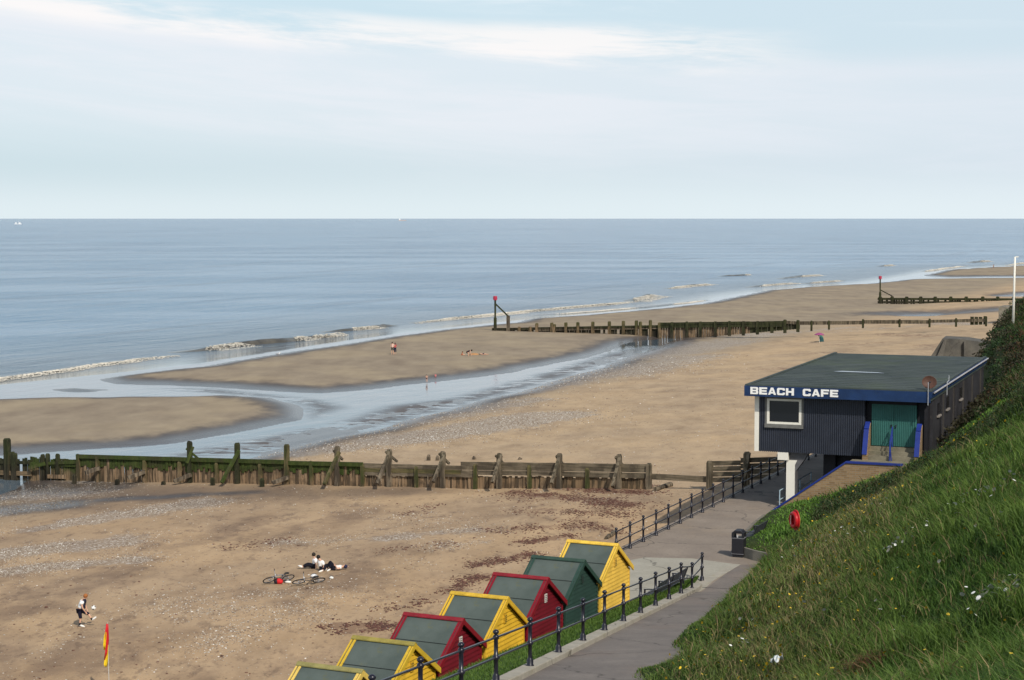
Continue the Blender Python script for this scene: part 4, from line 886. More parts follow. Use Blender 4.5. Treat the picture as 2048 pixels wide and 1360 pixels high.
# doors and entrance
DZ = 7.60
m = MB()
for a, b in ((6.22, 7.37), (7.39, 8.55)): cbox(m, a, b, .16, .22, DZ, 9.80)
dr = None
for a, b in ((6.22, 7.37), (7.39, 8.55)):
    m = MB(); cbox(m, a, b, .16, .22, DZ+.01, 9.80); d1_ = cb('door', m, M_teal); m = MB(); tt = a+.02
    while tt < b-.05: cbox(m, tt, tt+.05, .125, .159, DZ+.03, 9.78); tt += .096
    cb('door_boards', m, M_teal, d1_); m = MB(); hx0 = b-.14 if a < 7 else a+.08; cbox(m, hx0, hx0+.05, .07, .124, DZ+1.0, DZ+1.16); cb('handle', m, M_dark, d1_)
for q in ((TR, 6.21, .30, .4, ZB, ZT), (8.56, SW-.131, .30, .4, ZB-.5, ZT), (6.215, 8.555, .16, .3, 9.801, ZT-.001)): m = MB(); cbox(m, *q); cb('door_surround', m, M_black)
m = MB(); cbox(m, 8.95, 9.12, .05, .22, 6.4, ZT-.002); cb('corner_post', m, M_black)
M_step = concrete('step_concrete', (.15, .135, .10), (.26, .235, .17), 2, tint=(.10, .11, .06))
LZ = 6.98
for k in range(3):
    m = MB(); cbox(m, 6.2, 8.6, .30-.36*(3-k)-.0, .30-.36*(2-k)-(.0 if k < 2 else -.0)-.001, 6.6, LZ+.2*(k+1)); cb('step', m, M_step)
m = MB(); cbox(m, 6.2, 8.6, .30, 1.2, 6.9, DZ-.002); cb('threshold', m, M_step)
m = MB(); cbox(m, 5.42, 9.2, -2.46, -.80, LZ-.2, LZ-.02); cb('landing', m, M_step)
for t0 in (5.95, 8.62):                                # brick cheek walls beside the steps
    m = MB(); pr = [(.0, 6.5), (.0, 8.82), (-.42, 8.50), (-.95, 7.22), (-.95, 6.5)]
    m.prism([cp(t0, s_, z_) for s_, z_ in pr], E1*.26); w__ = cb('cheek_wall', m, M_brick2)
    for (a, b), (c_, e) in (((.0, 8.82), (-.42, 8.50)), ((-.43, 8.48), (-.97, 7.22))): m = MB(); m.beam(cp(t0+.11, a, b+.03), cp(t0+.11, c_, e+.03), .25, .07); cb('coping', m, M_cob, w__)
# handrail on the steps
m = MB(); hx_ = 7.35
m.tube([cp(hx_, -.95, LZ), cp(hx_, -.85, LZ+.95), cp(hx_, -.1, DZ+1.05), cp(hx_, -.05, DZ)], .03, 6); m.tube([cp(hx_, -.9, LZ+.5), cp(hx_, -.08, DZ+.55)], .022, 6); m.tube([cp(hx_, -.9, LZ+.05), cp(hx_, -.1, DZ+1.0)], .02, 6); m.tube([cp(hx_+.1, -.95, LZ), cp(hx_, -.85, LZ+.9)], .03, 6); cb('handrail', m, M_cob)
# outer stair wall of brick with its blue coping
SY = -2.72
m = MB(); topz = [(1.36, 3.9), (1.53, 4.18), (5.44, 7.0), (9.4, 7.0), (9.4, 3.9)]
m.prism([cp(t_, SY, z_) for t_, z_ in topz], E2*.24); sw2 = cb('stair_wall', m, M_brick)
m = MB(); m.beam(cp(1.50, SY+.11, 4.21), cp(5.44, SY+.11, 7.05), .34, .085); cb('coping', m, M_cob, sw2)
m = MB(); m.beam(cp(5.46, SY+.11, 7.045), cp(8.3, SY+.11, 7.045), .34, .08); cb('coping', m, M_cob, sw2)
m = MB()
for k in range(14): cbox(m, 1.9+k*.25, 1.9+(k+1)*.25-.001, SY+.25, -1.2, 3.9, 4.1+k*.205)
cb('stair_flight', m, M_step)
# structure below
m = MB(); cbox(m, 4.2, SW-.14, 1.2, 22.5, 3.9, ZB-.002); cbox(m, 3.55, 4.199, .9, 22.5, 3.9, ZB-.002); cb('lower_wall', m, M_black)
m = MB(); cbox(m, 1.28, 1.85, -.06, .19, 6.62, ZB-.021); cb('beam_end', m, M_white)
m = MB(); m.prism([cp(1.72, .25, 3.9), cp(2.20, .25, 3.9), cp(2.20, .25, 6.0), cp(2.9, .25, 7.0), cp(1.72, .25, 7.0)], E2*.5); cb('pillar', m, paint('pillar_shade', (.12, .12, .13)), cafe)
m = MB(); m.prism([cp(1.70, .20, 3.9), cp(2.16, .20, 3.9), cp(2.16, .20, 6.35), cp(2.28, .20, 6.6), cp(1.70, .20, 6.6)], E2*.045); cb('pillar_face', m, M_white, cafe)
for q in (6, 14): m = MB(); cbox(m, .12, 3.54, q, q+.4, 6.6, ZB-.01); cb('beam', m, M_dark)
pr_ = thing('pale_blue_railing', 'pale blue tubular railing beside the white pillar under the cafe', 'railing', onz(1559, 1018, PROM)); M_pb = paint('pale_blue', (.36, .48, .56), .5, .1)
m = MB(); rl = [onz(1559, 1018, PROM), onz(1578, 1007, PROM), onz(1600, 993, PROM), onz(1622, 979, PROM)]
for f in (.5, 1.0): m.tube([p+UP*f for p in rl], .028, 6)
m.build('rail', M_pb, pr_, off=pr_.location)
for p in rl:
    m = MB(); m.tube([p, p+UP*1.02], .03, 6); m.build('post', M_pb, pr_, off=pr_.location)

# ================================================================ FURNITURE ON THE PROMENADE
def bench(label, p, rz, L_=1.9):
    t = thing('bench', label, 'bench', p, rz, 'promenade benches'); M_s = paint('bench_slats', (.045, .05, .06), .6, .3, 5, dirt=(.10, .10, .10), dirtf=.4)
    m = MB()
    for k in range(5): m.box((0, -.20+k*.105, .45), (L_, .085, .03))
    m.build('seat', M_s, t)
    m = MB()
    for k in range(5): m.box((0, .27+k*.035, .54+k*.095), (L_, .028, .08), (Vector((1, 0, 0)), Vector((0, .94, -.34)), Vector((0, .34, .94))))
    m.build('backrest', M_s, t)
    for sx in (-L_/2+.06, L_/2-.06) if L_ < 2.5 else (-L_/2+.06, 0, L_/2-.06):
        m = MB(); m.beam((sx, -.22, 0), (sx, -.20, .66), .05, .06); m.beam((sx, .30, 0), (sx, .24, .45), .05, .06); m.beam((sx, .24, .43), (sx, .44, .98), .045, .06); m.beam((sx, -.24, .66), (sx, .33, .69), .06, .035); m.beam((sx, -.2, .42), (sx, .26, .42), .05, .05); m.beam((sx, -.2, .12), (sx, .28, .14), .04, .04); m.build('leg', M_iron, t)
    return t
bp = onz(1322, 1206, PROM); bench('dark slatted bench on the pale paving behind the ramp railing', (bp.x+.2, bp.y+1.0, PROM+.006), -AL-R(90)+math.pi+R(180)-R(0), 3.6)
bp = onz(1512, 1090, PROM); bench('black bench behind the litter bin, against the grass mound', (bp.x-.05, bp.y+.6, PROM), -AL-R(90)+math.pi+R(180), 1.9)
def bin_():
    p = onz(1479, 1115, PROM); t = thing('litter_bin', 'black hooded litter bin at the corner of the grass mound', 'litter bin', (p.x, p.y+.25, PROM), -AL+R(3)); M_b = paint('bin_plastic', (.008, .008, .014), .55, .2, 4, .5)
    m = MB(); m.box((0, 0, .045), (.50, .50, .09)); m.build('base', M_b, t, bevel=.02)
    m = MB(); m.box((0, 0, .50), (.56, .56, .80)); b = m.build('body', M_b, t, bevel=.035)
    m = MB(); m.box((0, 0, .16), (.572, .572, .018)); m.box((0, 0, .885), (.575, .575, .022)); m.build('band', paint('bin_band', (.22, .22, .24)), b)
    for sx, sy in ((-1, -1), (1, -1), (1, 1), (-1, 1)): m = MB(); m.box((sx*.235, sy*.235, 1.0), (.09, .09, .21)); m.build('hood_post', M_b, t)
    m = MB(); m.prism([(-.28, -.28, 1.10), (.28, -.28, 1.10), (.28, .28, 1.10), (-.28, .28, 1.10)], (0, 0, .05)); m.prism([(-.24, -.28, 1.15), (.24, -.28, 1.15), (.16, -.28, 1.24), (-.16, -.28, 1.24)], (0, .56, 0)); m.build('hood', M_b, t, bevel=.03)
    for sx, sy in ((-1, 0), (0, -1)):
        m = MB(); m.box((sx*.285+(0 if sx else -.0), sy*.285, .985), (.012 if sx else .07, .012 if sy else .07, .12)); m.build('sticker', paint('pale_sticker', (.5, .5, .5)), t)
bin_()
# curved retaining wall of the grass mound
m = MB(); arc = [(11.9, 77.6), (11.45, 78.1), (11.0, 78.7), (10.65, 79.4), (10.5, 80.4), (10.75, 82), (11.3, 84.2), (12.1, 86.8), (13.0, 89.3)]; thk = .14
vs_, fs_ = [], []
for i, (x, y) in enumerate(arc):
    a, b = Vector(arc[max(0, i-1)]), Vector(arc[min(len(arc)-1, i+1)]); d = (b-a).normalized(); n = Vector((-d.y, d.x))*thk/2; zt = PROM+(.46 if i < 5 else .30)
    for q, z in ((n, PROM-.1), (n, zt), (-n, zt), (-n, PROM-.1)): vs_.append((x+q.x, y+q.y, z))
for i in range(len(arc)-1):
    for k in range(4): fs_.append((i*4+k, (i+1)*4+k, (i+1)*4+(k+1) % 4, i*4+(k+1) % 4))
fs_ += [(0, 1, 2, 3), tuple(len(vs_)-4+k for k in (3, 2, 1, 0))]
m.add(vs_, fs_); tag(m.build('retaining_wall', M_wall), 'low curved concrete wall round the foot of the grass mound', 'wall')
# lifebuoy housing
def buoy():
    g = hit(1588, 1072); t = thing('lifebuoy_housing', 'red lifebuoy housing on a post in the grass beside the brick stair wall', 'lifebuoy', g)
    Mr = paint('buoy_red', (.48, .012, .018), .4, .12, 4); c = g+Vector((0, 0, .72)); X = Vector((.3, -.95, 0)).normalized(); N_ = Vector((-.95, -.3, 0)).normalized()
    m = MB(); m.box(g+Vector((0, 0, .35))-N_*.12, (.08, .08, 1.3)); m.build('post', paint('buoy_post', (.10, .10, .10)), t, off=t.location)
    m = MB(); pts = []; k = 22
    for i in range(k): a = 2*math.pi*i/k; pts.append(c+X*(math.cos(a)*.40)+UP*(math.sin(a)*.47))
    m.prism([p-N_*.10 for p in pts], N_*.05); m.build('back_shell', Mr, t, off=t.location)
    m = MB(); m.torus(c+N_*.02, .30, .095, X, UP, 28, 10); m.build('ring', Mr, t, off=t.location, smooth=True)
    m = MB(); m.box(c+N_*.115+X*-.12, (.02, .02, .42), (X, N_, UP)); m.build('label_strip', M_white, t, off=t.location)
buoy()
# tall white pole on the slope
g = hit(2026, 655, d0=100); pl = thing('white_pole', 'tall white lamp pole standing on the far hillside at the right edge', 'pole', g)
m = MB(); top = atd(2030, 514, g.y); m.tube([g-UP*.3, g.lerp(top, .5), top], [.11, .09, .07], 10); m.build('shaft', M_white, pl, off=g, smooth=True)
m = MB(); m.beam(top, top+Vector((.28, .05, .02)), .1, .07); m.build('bracket', M_white, pl, off=g)
# litter and a dead patch in the grass
g = hit(1553, 1333, .2); t = NT('plastic_bag', .5, .4); t.col((.62, .66, .66)); m = MB()
for i in range(4):
    for j in range(3): pass
vs_ = []; 
for i in range(6):
    for j in range(5): vs_.append(g+Vector((i*.055-.14, j*.05-.1, .28+.07*math.sin(i*1.9+j)+.05*random.random()+i*.02)))
m.add(vs_, [(i*5+j, i*5+j+1, (i+1)*5+j+1, (i+1)*5+j) for i in range(5) for j in range(4)]); tag(m.build('plastic_bag', t.m), 'crumpled white plastic litter lying in the hillside grass', 'litter')
g = hit(1735, 1340, .1); n = 1500; x = g.x+rng.normal(size=n)*.17; y = g.y+rng.normal(size=n)*.35; z = hillz(x, y)[0]
blades('withered_stems', x, y, z+.12, .12+.25*rng.random(n), .012+.01*rng.random(n), .8+.9*rng.random(n), np.array([.17, .085, .04])*(.6+.8*rng.random((n, 1))), 'withered brown patch of stems in the green hillside grass', 'dead plants')

# far concrete bastion and block
M_bast = concrete('bastion_concrete', (.07, .068, .062), (.14, .13, .11), .8, tint=(.05, .05, .045))
m = MB(); a = atd(1866, 706, 205); pts = [atd(x, y, 205) for x, y in [(1862, 712), (1885, 677), (1930, 679), (1968, 685), (2000, 702), (2000, 730), (1862, 730)]]
m.prism(pts, Vector((1.5, 4.5, .0))); m.prism([atd(x, y, 204.9) for x, y in [(1874, 712), (1888, 679), (1893, 679), (1886, 712)]], Vector((-.1, -.5, 0)))
m.prism([atd(x, y, 204.9) for x, y in [(1928, 712), (1928, 682), (1932, 682), (1932, 712)]], Vector((-.1, -.4, 0)))
tag(m.build('concrete_bastion', M_bast), 'weathered concrete bastion rising behind the cafe roof', 'sea defence')
m = MB(); pts = [atd(x, y, 300) for x, y in [(1997, 641), (1997, 613), (2060, 613), (2060, 641)]]; m.prism(pts, Vector((2.2, 4.5, 0))); m.prism([atd(x, y, 299.8) for x, y in [(2030, 641), (2030, 622), (2060, 617), (2060, 641)]], Vector((-.3, -.8, 0)))
tag(m.build('concrete_block', M_wall, bevel=.05), 'square concrete block on the far beach behind the white pole', 'sea defence')

# ================================================================ GROYNES
def timber(name, green=.5, z0=0., z1=2., base=((.17, .115, .065), (.27, .19, .115)), dark=(.045, .040, .022), gr=(1, 1, .10)):
    t = NT(name, .88, .2); n = t.noise(1.2, 6, .65, (1, 1, .25)); g = t.N('ShaderNodeNewGeometry'); sp = t.N('ShaderNodeSeparateXYZ'); t.L(g.outputs['Position'], sp.inputs[0])
    c = t.ramp(n, [(.3, base[0]), (.7, base[1])]); c = t.mix(t.ss(t.noise(4.5, 3, .6, gr), .44, .58, 0, .88 if gr[2] < 1 else .6), c, dark)
    hgt = t.ss(t.math('ADD', sp.outputs[2], t.math('MULTIPLY', t.math('SUBTRACT', t.noise(1.5, 4), .5), .9)), z0, z1)
    gn = t.ramp(t.noise(2.5, 5, .7), [(.3, (.018, .030, .008)), (.7, (.055, .085, .016))])
    c = t.mix(t.math('MULTIPLY', hgt, green), c, gn); c = t.mix(t.math('MULTIPLY', t.ss(t.noise(.8, 5, .6, loc=(2, 2, 2)), .5, .62), .55), c, dark)
    t.col(c); t.bump(t.noise(9, 5, .7, (1, 1, .15)), .5, .03); return t.m
M_tg = timber('weedy_timber', .92, -.5, .2); M_tm = timber('part_weedy_timber', .55, .1, .9); M_td = timber('grey_timber', .12, 1, 3, ((.13, .105, .075), (.235, .19, .135)), (.05, .04, .03)); M_tk = timber('dark_timber', .35, -1, 1, ((.030, .026, .018), (.07, .058, .038)), (.015, .013, .010)); M_tt = timber('tan_boards', .1, 1, 2, ((.20, .13, .075), (.34, .24, .15)), (.06, .045, .03))
M_th = timber('horizontal_planks', .12, 1, 3, ((.13, .105, .075), (.235, .19, .135)), (.05, .04, .03), gr=(.12, .12, 2.2)); M_tmh = timber('weedy_planks', .5, .1, .9, gr=(.12, .12, 2.2))
def interp(P, x): return float(np.interp(x, [p[0] for p in P], [p[1] for p in P]))
def gro(name, label, A, B):
    A = Vector(A); B = Vector(B); t = thing(name, label, 'groyne', (A.x, A.y, 0)); d = (B-A).normalized(); n = Vector((d.y, -d.x)); n = n if n.y < 0 else -n
    return t, Vector((d.x, d.y, 0)), Vector((n.x, n.y, 0))
class G:
    def __init__(s, label, A, B): s.A, s.B = A, B; s.t, s.d, s.n = gro('timber_groyne', label, A, B)
    def p(s, px, py): return onplan(px, py, s.A, s.B)
    def out(s, m, name, mat, par=None): return m.build(name, mat, par or s.t, off=s.t.location)
    def boards(s, x0, x1, top, bot, mat, bw=.24, jit=.07, gap=.12, off=0.0, name='sheet_piling', thick=.09, miss=0.0, under=.8):
        a, b = s.p(x0, interp(top, x0)), s.p(x1, interp(top, x1)); L_ = (Vector(b[:2])-Vector(a[:2])).length; k = max(1, int(L_/bw)); m = MB()
        for i in range(k):
            if random.random() < miss: continue
            f = (i+.5)/k; px = x0+(x1-x0)*f; q = s.p(px, interp(top, px)); r = s.p(px, interp(bot, px)); zt = q.z+random.uniform(-jit, jit*.4); zb = r.z-under+(random.uniform(0, .45) if name == 'weed_hung_boards' else 0); w_ = bw*(1-gap*random.random())
            m.box(Vector((q.x, q.y, (zt+zb)/2))+s.n*(off+random.uniform(-.05, .05)), (w_, thick, zt-zb), (s.d, s.n, UP))
        return s.out(m, name, mat)
    def plank(s, x0, y0, x1, y1, ht, mat, off=.12, th=.10, name='plank', dz=0):
        a, b = s.p(x0, y0), s.p(x1, y1); m = MB(); h = Vector((0, 0, ht/2+dz)); m.beam(a+s.n*off-h, b+s.n*off-h, th, ht); return s.out(m, name, mat)
    def post(s, px, top, bot, w_, mat, off=.18, under=1.0, chamf=True):
        q, r = s.p(px, top), s.p(px, bot); c = Vector((q.x, q.y, 0))+s.n*off; m = MB(); zt, zb = q.z, r.z-under
        m.box(c+UP*((zt-.12+zb)/2), (w_, w_, zt-.12-zb), (s.d, s.n, UP)); v = [c+s.d*(i*w_/2)+s.n*(j*w_/2)+UP*(zt-.12) for i, j in ((-1, -1), (1, -1), (1, 1), (-1, 1))]+[c+s.d*(i*w_*.34)+s.n*(j*w_*.34)+UP*(zt+random.uniform(-.02, .03)) for i, j in ((-1, -1), (1, -1), (1, 1), (-1, 1))]
        m.add(v, [(0, 1, 5, 4), (1, 2, 6, 5), (2, 3, 7, 6), (3, 0, 4, 7), (4, 5, 6, 7)]); return s.out(m, 'post', mat)
    def brace(s, x0, y0, x1, y1, w_, mat, reach=1.8, name='brace', par=None):
        a = s.p(x0, y0)+s.n*.34; u_, k_ = ray(x1, y1); 
        # foot of the brace: out from the wall by `reach` metres on the near side
        A2 = Vector(s.A)+Vector(s.n[:2])*reach; B2 = Vector(s.B)+Vector(s.n[:2])*reach; b = onplan(x1, y1, A2, B2)
        m = MB(); m.beam(a, b+(b-a)*.06, w_, w_); return s.out(m, name, mat)
A1, B1 = (13.8, 113.0), (-39.8, 138.0)
g1 = G('near timber groyne of weedy vertical boards with raking braces, crossing the beach', A1, B1)
top1 = [(150, 908), (300, 914), (480, 919), (575, 921), (700, 923), (1300, 940)]; bot1 = [(0, 944), (150, 955), (300, 958), (600, 960), (900, 958), (1300, 962)]
g1.boards(-160, 60, [(-160, 908), (60, 917)], [(-160, 944), (60, 946)], M_tk, .26, .16, .3, miss=.05)
g1.boards(60, 160, [(60, 914), (160, 920)], [(60, 946), (160, 955)], M_tg, .22, .10, .35)
g1.plank(-160, 917, 62, 922, .25, M_tk); g1.plank(-160, 934, 66, 943, .34, M_tmh, .16); g1.plank(62, 924, 158, 926, .28, M_tg); g1.plank(66, 930, 98, 922, .28, M_tg, .5); g1.plank(96, 923, 160, 921, .22, M_tg, .22); g1.plank(100, 948, 137, 949, .30, M_tt, .3)
g1.boards(158, 728, [(158, 911), (728, 926)], bot1, M_tt, .25, .05, .14)
g1.boards(158, 728, [(158, 912), (480, 920), (728, 926)], [(158, 930), (400, 938), (728, 944)], M_tg, .25, .04, .10, off=.10, name='weed_hung_boards', thick=.05, under=.25)
g1.plank(156, 908, 575, 919.5, .30, M_tg, .20, .16, 'capping'); g1.plank(578, 921, 728, 924, .30, M_tg, .20, .16, 'capping')
g1.boards(728, 1302, [(728, 950), (1302, 955)], bot1, M_tt, .22, .10, .2)
g1.plank(730, 926, 925, 931, .30, M_th, .15); g1.plank(730, 935, 925, 939.5, .30, M_tmh, .14); g1.plank(730, 944, 950, 948, .22, M_th, .13)
g1.plank(924, 923, 1130, 925.5, .26, M_th, .16); g1.plank(924, 931, 1130, 933.5, .28, M_th, .15); g1.plank(924, 940, 1130, 942.5, .30, M_th, .14); g1.plank(1130, 925.5, 1302, 928, .26, M_th, .16); g1.plank(1130, 933.5, 1302, 936, .28, M_th, .15); g1.plank(1130, 943, 1302, 946, .34, M_th, .14)
g1.plank(1302, 947, 1422, 953, .38, M_th, .05)
for k in range(4): g1.plank(1420, 922+k*11, 1482, 920.5+k*11, .30, M_th, .1); g1.plank(1482, 916+k*11.5, 1572, 913+k*11.5, .31, M_th, .02)
g1.post(1421, 921, 966, .34, M_td); g1.post(1300, 926, 962, .32, M_td)
for px, tp_, bt_, mt_, w_ in [(17, 876, 960, M_tk, .42), (382, 882, 964, M_tk, .31), (477, 885, 960, M_tk, .31), (576, 888, 958, M_tm, .31), (677, 892, 958, M_td, .31), (781, 898, 956, M_td, .31), (888, 902, 955, M_td, .31), (1001, 906, 955, M_td, .31), (1121, 906, 956, M_td, .31), (1240, 908, 960, M_td, .31), (1495, 903, 962, M_td, .34)]:
    g1.post(px, tp_, bt_, w_, mt_)
for px, tp_, bt_ in [(28, 903, 945), (33, 906, 945), (88, 908, 950), (98, 906, 950), (118, 907, 950), (159, 908, 956), (198, 910, 958), (292, 918, 960), (362, 922, 960), (436, 925, 960), (523, 926, 960), (625, 922, 958), (728, 928, 957), (835, 932, 954), (953, 928, 954), (1061, 930, 954), (1177, 935, 957)]:
    g1.post(px, tp_, bt_, .26, M_tk if px < 140 else M_tm, .16)
for x0, y0, x1, y1, mt_, rc in [(391, 892, 374, 924, M_tg, .7), (483, 900, 445, 962, M_tg, 2.0), (683, 903, 650, 965, M_tm, 2.0), (784, 903, 756, 964, M_td, 2.0), (893, 908, 868, 961, M_td, 2.0), (1006, 910, 986, 962, M_td, 1.8), (1123, 912, 1104, 964, M_td, 1.8), (1243, 915, 1226, 970, M_td, 1.8), (1501, 904, 1488, 966, M_td, 1.2)]:
    g1.brace(x0, y0, x1, y1, .21, mt_, rc)
for x0, y0, x1, y1 in [(205, 935, 172, 945), (295, 942, 258, 955), (388, 948, 350, 962), (582, 953, 547, 965)]: g1.brace(x0, y0, x1, y1, .26, M_td, 1.3, 'tie_beam')
for px, tp_, bt_ in [(172, 944, 962), (257, 954, 971), (349, 958, 970), (447, 950, 966), (545, 952, 965)]: g1.post(px, tp_, bt_, .26, M_tk, 1.4)
for x0, y0, x1, y1 in [(378, 896, 400, 920), (672, 900, 684, 918), (776, 902, 793, 922), (883, 906, 897, 926), (996, 910, 1008, 928), (1117, 911, 1127, 930), (1235, 913, 1247, 932)]: g1.brace(x0, y0, x1, y1, .15, M_td if x0 > 500 else M_tg, -.6, 'back_brace')
# groyne 2
A2_, B2_ = tuple(onz(990, 663, -.9)[:2]), (84.0, 277.0)
g2 = G('middle timber groyne running out to a red topped beacon, with a pool at its foot', A2_, B2_)
g2.boards(987, 1320, [(987, 656), (1187, 656), (1320, 651)], [(987, 662), (1320, 669)], M_tk, .45, .18, .15, miss=.06)
g2.plank(985, 656, 1320, 650, .5, M_tk, .2, .2); g2.plank(1075, 664, 1187, 666, .35, M_tm, .25); g2.plank(1075, 657, 1320, 653, .4, M_td, .25)
g2.boards(1320, 1500, [(1320, 646), (1500, 643)], [(1320, 669), (1400, 666), (1500, 657)], M_tt, .45, .1, .2); g2.boards(1500, 1600, [(1500, 644), (1600, 645)], [(1500, 657), (1600, 648)], M_tk, .5, .1, .1)
for y_ in (645, 649.5): g2.plank(1320, y_, 1500, y_-2.5, .55, M_tk, .25, .2)
g2.plank(1500, 643, 1568, 641.5, .6, M_tk, .25, .2); g2.plank(1500, 648, 1568, 646, .6, M_tk, .25, .2); g2.plank(1568, 641, 1600, 643, .5, M_td, .25); g2.plank(1600, 642.5, 1726, 641.5, .6, M_td, .2); g2.plank(1726, 640, 1860, 640, .6, M_td, .2); g2.plank(1860, 639.5, 1975, 637, .5, M_td, .2)
g2.boards(1940, 1974, [(1940, 633.5), (1974, 633)], [(1940, 640), (1974, 639)], M_tk, .6, .2, .3)
for px, tp_, bt_ in [(1040, 653, 664), (1062, 653, 665), (1075, 646, 666), (1105, 645, 668), (1110, 648, 668), (1133, 644.5, 668), (1157, 644, 668), (1187, 643, 669), (1220, 642.5, 670), (1248, 641.5, 671), (1274, 640.5, 671), (1282, 643, 670), (1302, 640, 671), (1320, 645, 671), (1345, 644, 668), (1375, 643, 666), (1402, 643, 664), (1432, 642.5, 662), (1460, 642, 660), (1488, 642, 659), (1516, 642, 657), (1545, 642, 654), (1571, 639, 654), (1597, 640, 652), (1624, 641, 650), (1659, 641, 647), (1727, 638, 644), (1800, 638, 642), (1860, 637, 642), (1913, 636, 641), (1973, 632.5, 640)]:
    g2.post(px, tp_, bt_, .30 if px > 1600 else .46 if px > 1060 else .42, M_tk if px > 1330 else M_tm, .3)
g3a = onz(1757, 608, -.9); A3, B3 = (g3a.x, g3a.y), (g3a.x+91.3, g3a.y-40.7)
g3 = G('far dark timber groyne with open slats below a red topped beacon', A3, B3)
g3.boards(1757, 2200, [(1757, 596), (2048, 597), (2200, 597)], [(1757, 606), (1850, 611), (2048, 608), (2200, 606)], M_tk, .55, .3, .3, miss=.32)
for y_ in (595.5, 602): g3.plank(1756, y_, 2200, y_+1.5, .5, M_tk, .3, .25)
for px in (1761, 1785, 1814, 1842, 1871, 1902, 1933, 1966, 1996, 2028, 2060, 2100): g3.post(px, 593, 610 if px > 1800 else 607, .7, M_tk, .35)
def beacon(label, g, x, ytop, ycan, ybase, bx, by0, by1, s=1.0):
    p = g.p(x, ybase)+g.n*.35; tp = g.p(x, ytop)+g.n*.35; t = thing('beacon', label, 'beacon', p); t['group'] = 'groyne end beacons'; cz = g.p(x, ycan)+g.n*.35
    m = MB(); m.tube([p-UP*.5, p.lerp(cz, .45)], .28*s, 8); m.tube([p.lerp(cz, .45), cz+UP*.2], .17*s, 8); m.build('pole', M_tk, t, off=t.location)
    m = MB(); m.lathe(cz, [(.36*s, 0), (.38*s, (tp.z-cz.z)*.5), (.36*s, tp.z-cz.z)], 10); m.build('topmark', paint('beacon_red', (.42, .03, .07), .5, .15), t, off=t.location)
    q = g.p(bx, by1)+g.n*.35; m = MB(); m.beam(g.p(x+1, by0)+g.n*.35, q, .22*s, .22*s); m.build('brace', M_tk, t, off=t.location)
    m = MB(); m.box(Vector((q.x, q.y, (q.z+p.z-.5)/2)), (.5*s, .5*s, q.z-p.z+.6), (g.d, g.n, UP)); m.build('post', M_td, t, off=t.location)
beacon('beacon with red topmark at the seaward end of the middle groyne', g2, 992, 592, 600, 664, 1018, 608, 632)
beacon('smaller looking beacon with red topmark on the far groyne', g3, 1761, 552, 558, 606, 1785, 580, 592, 1.0)
for i, (px, yt, yb, lb) in enumerate([(857, 909, 921, 'wooden stump standing in the sand behind the near groyne, left one of a close pair'), (875, 911, 921, 'wooden stump standing in the sand behind the near groyne, right one of a close pair'), (948, 912.5, 919, 'short lone stump in the sand behind the near groyne'), (1040, 915, 919, 'lowest stump behind the near groyne, left of the others beside the braced post'), ]):
    p = toplan(px, yb); h = (yb-yt)*p.y/F; m = MB(); m.tube([p-UP*.4, p+UP*h*.6, p+UP*h+Vector((.03, 0, 0))], [.17, .16, .10], 7); tag(m.build('wooden_stump', M_td), ['left stump of a close pair in the sand behind the near groyne', 'right stump of a close pair in the sand behind the near groyne', 'short lone stump behind the near groyne, right of the pair', 'lowest of the stumps behind the near groyne, farthest right'][i], 'stump', 'stumps behind the near groyne')
def log(a, b, r, lb):
    p, q = toplan(*a)+UP*r*.6, toplan(*b)+UP*r*.6; n = 6; pts = [p.lerp(q, i/n)+Vector((random.uniform(-.04, .04), random.uniform(-.04, .04), random.uniform(-.02, .03))) for i in range(n+1)]
    m = MB(); m.tube(pts, [r*random.uniform(.75, 1.1) for _ in pts], 8); tag(m.build('driftwood', M_td), lb, 'driftwood')
log((1310, 982), (1340, 973), .19, 'broken timber lying on the sand by the low end of the near groyne'); log((1214, 1079), (1229, 1067), .14, 'weathered plank end on the sand beyond the far yellow hut')

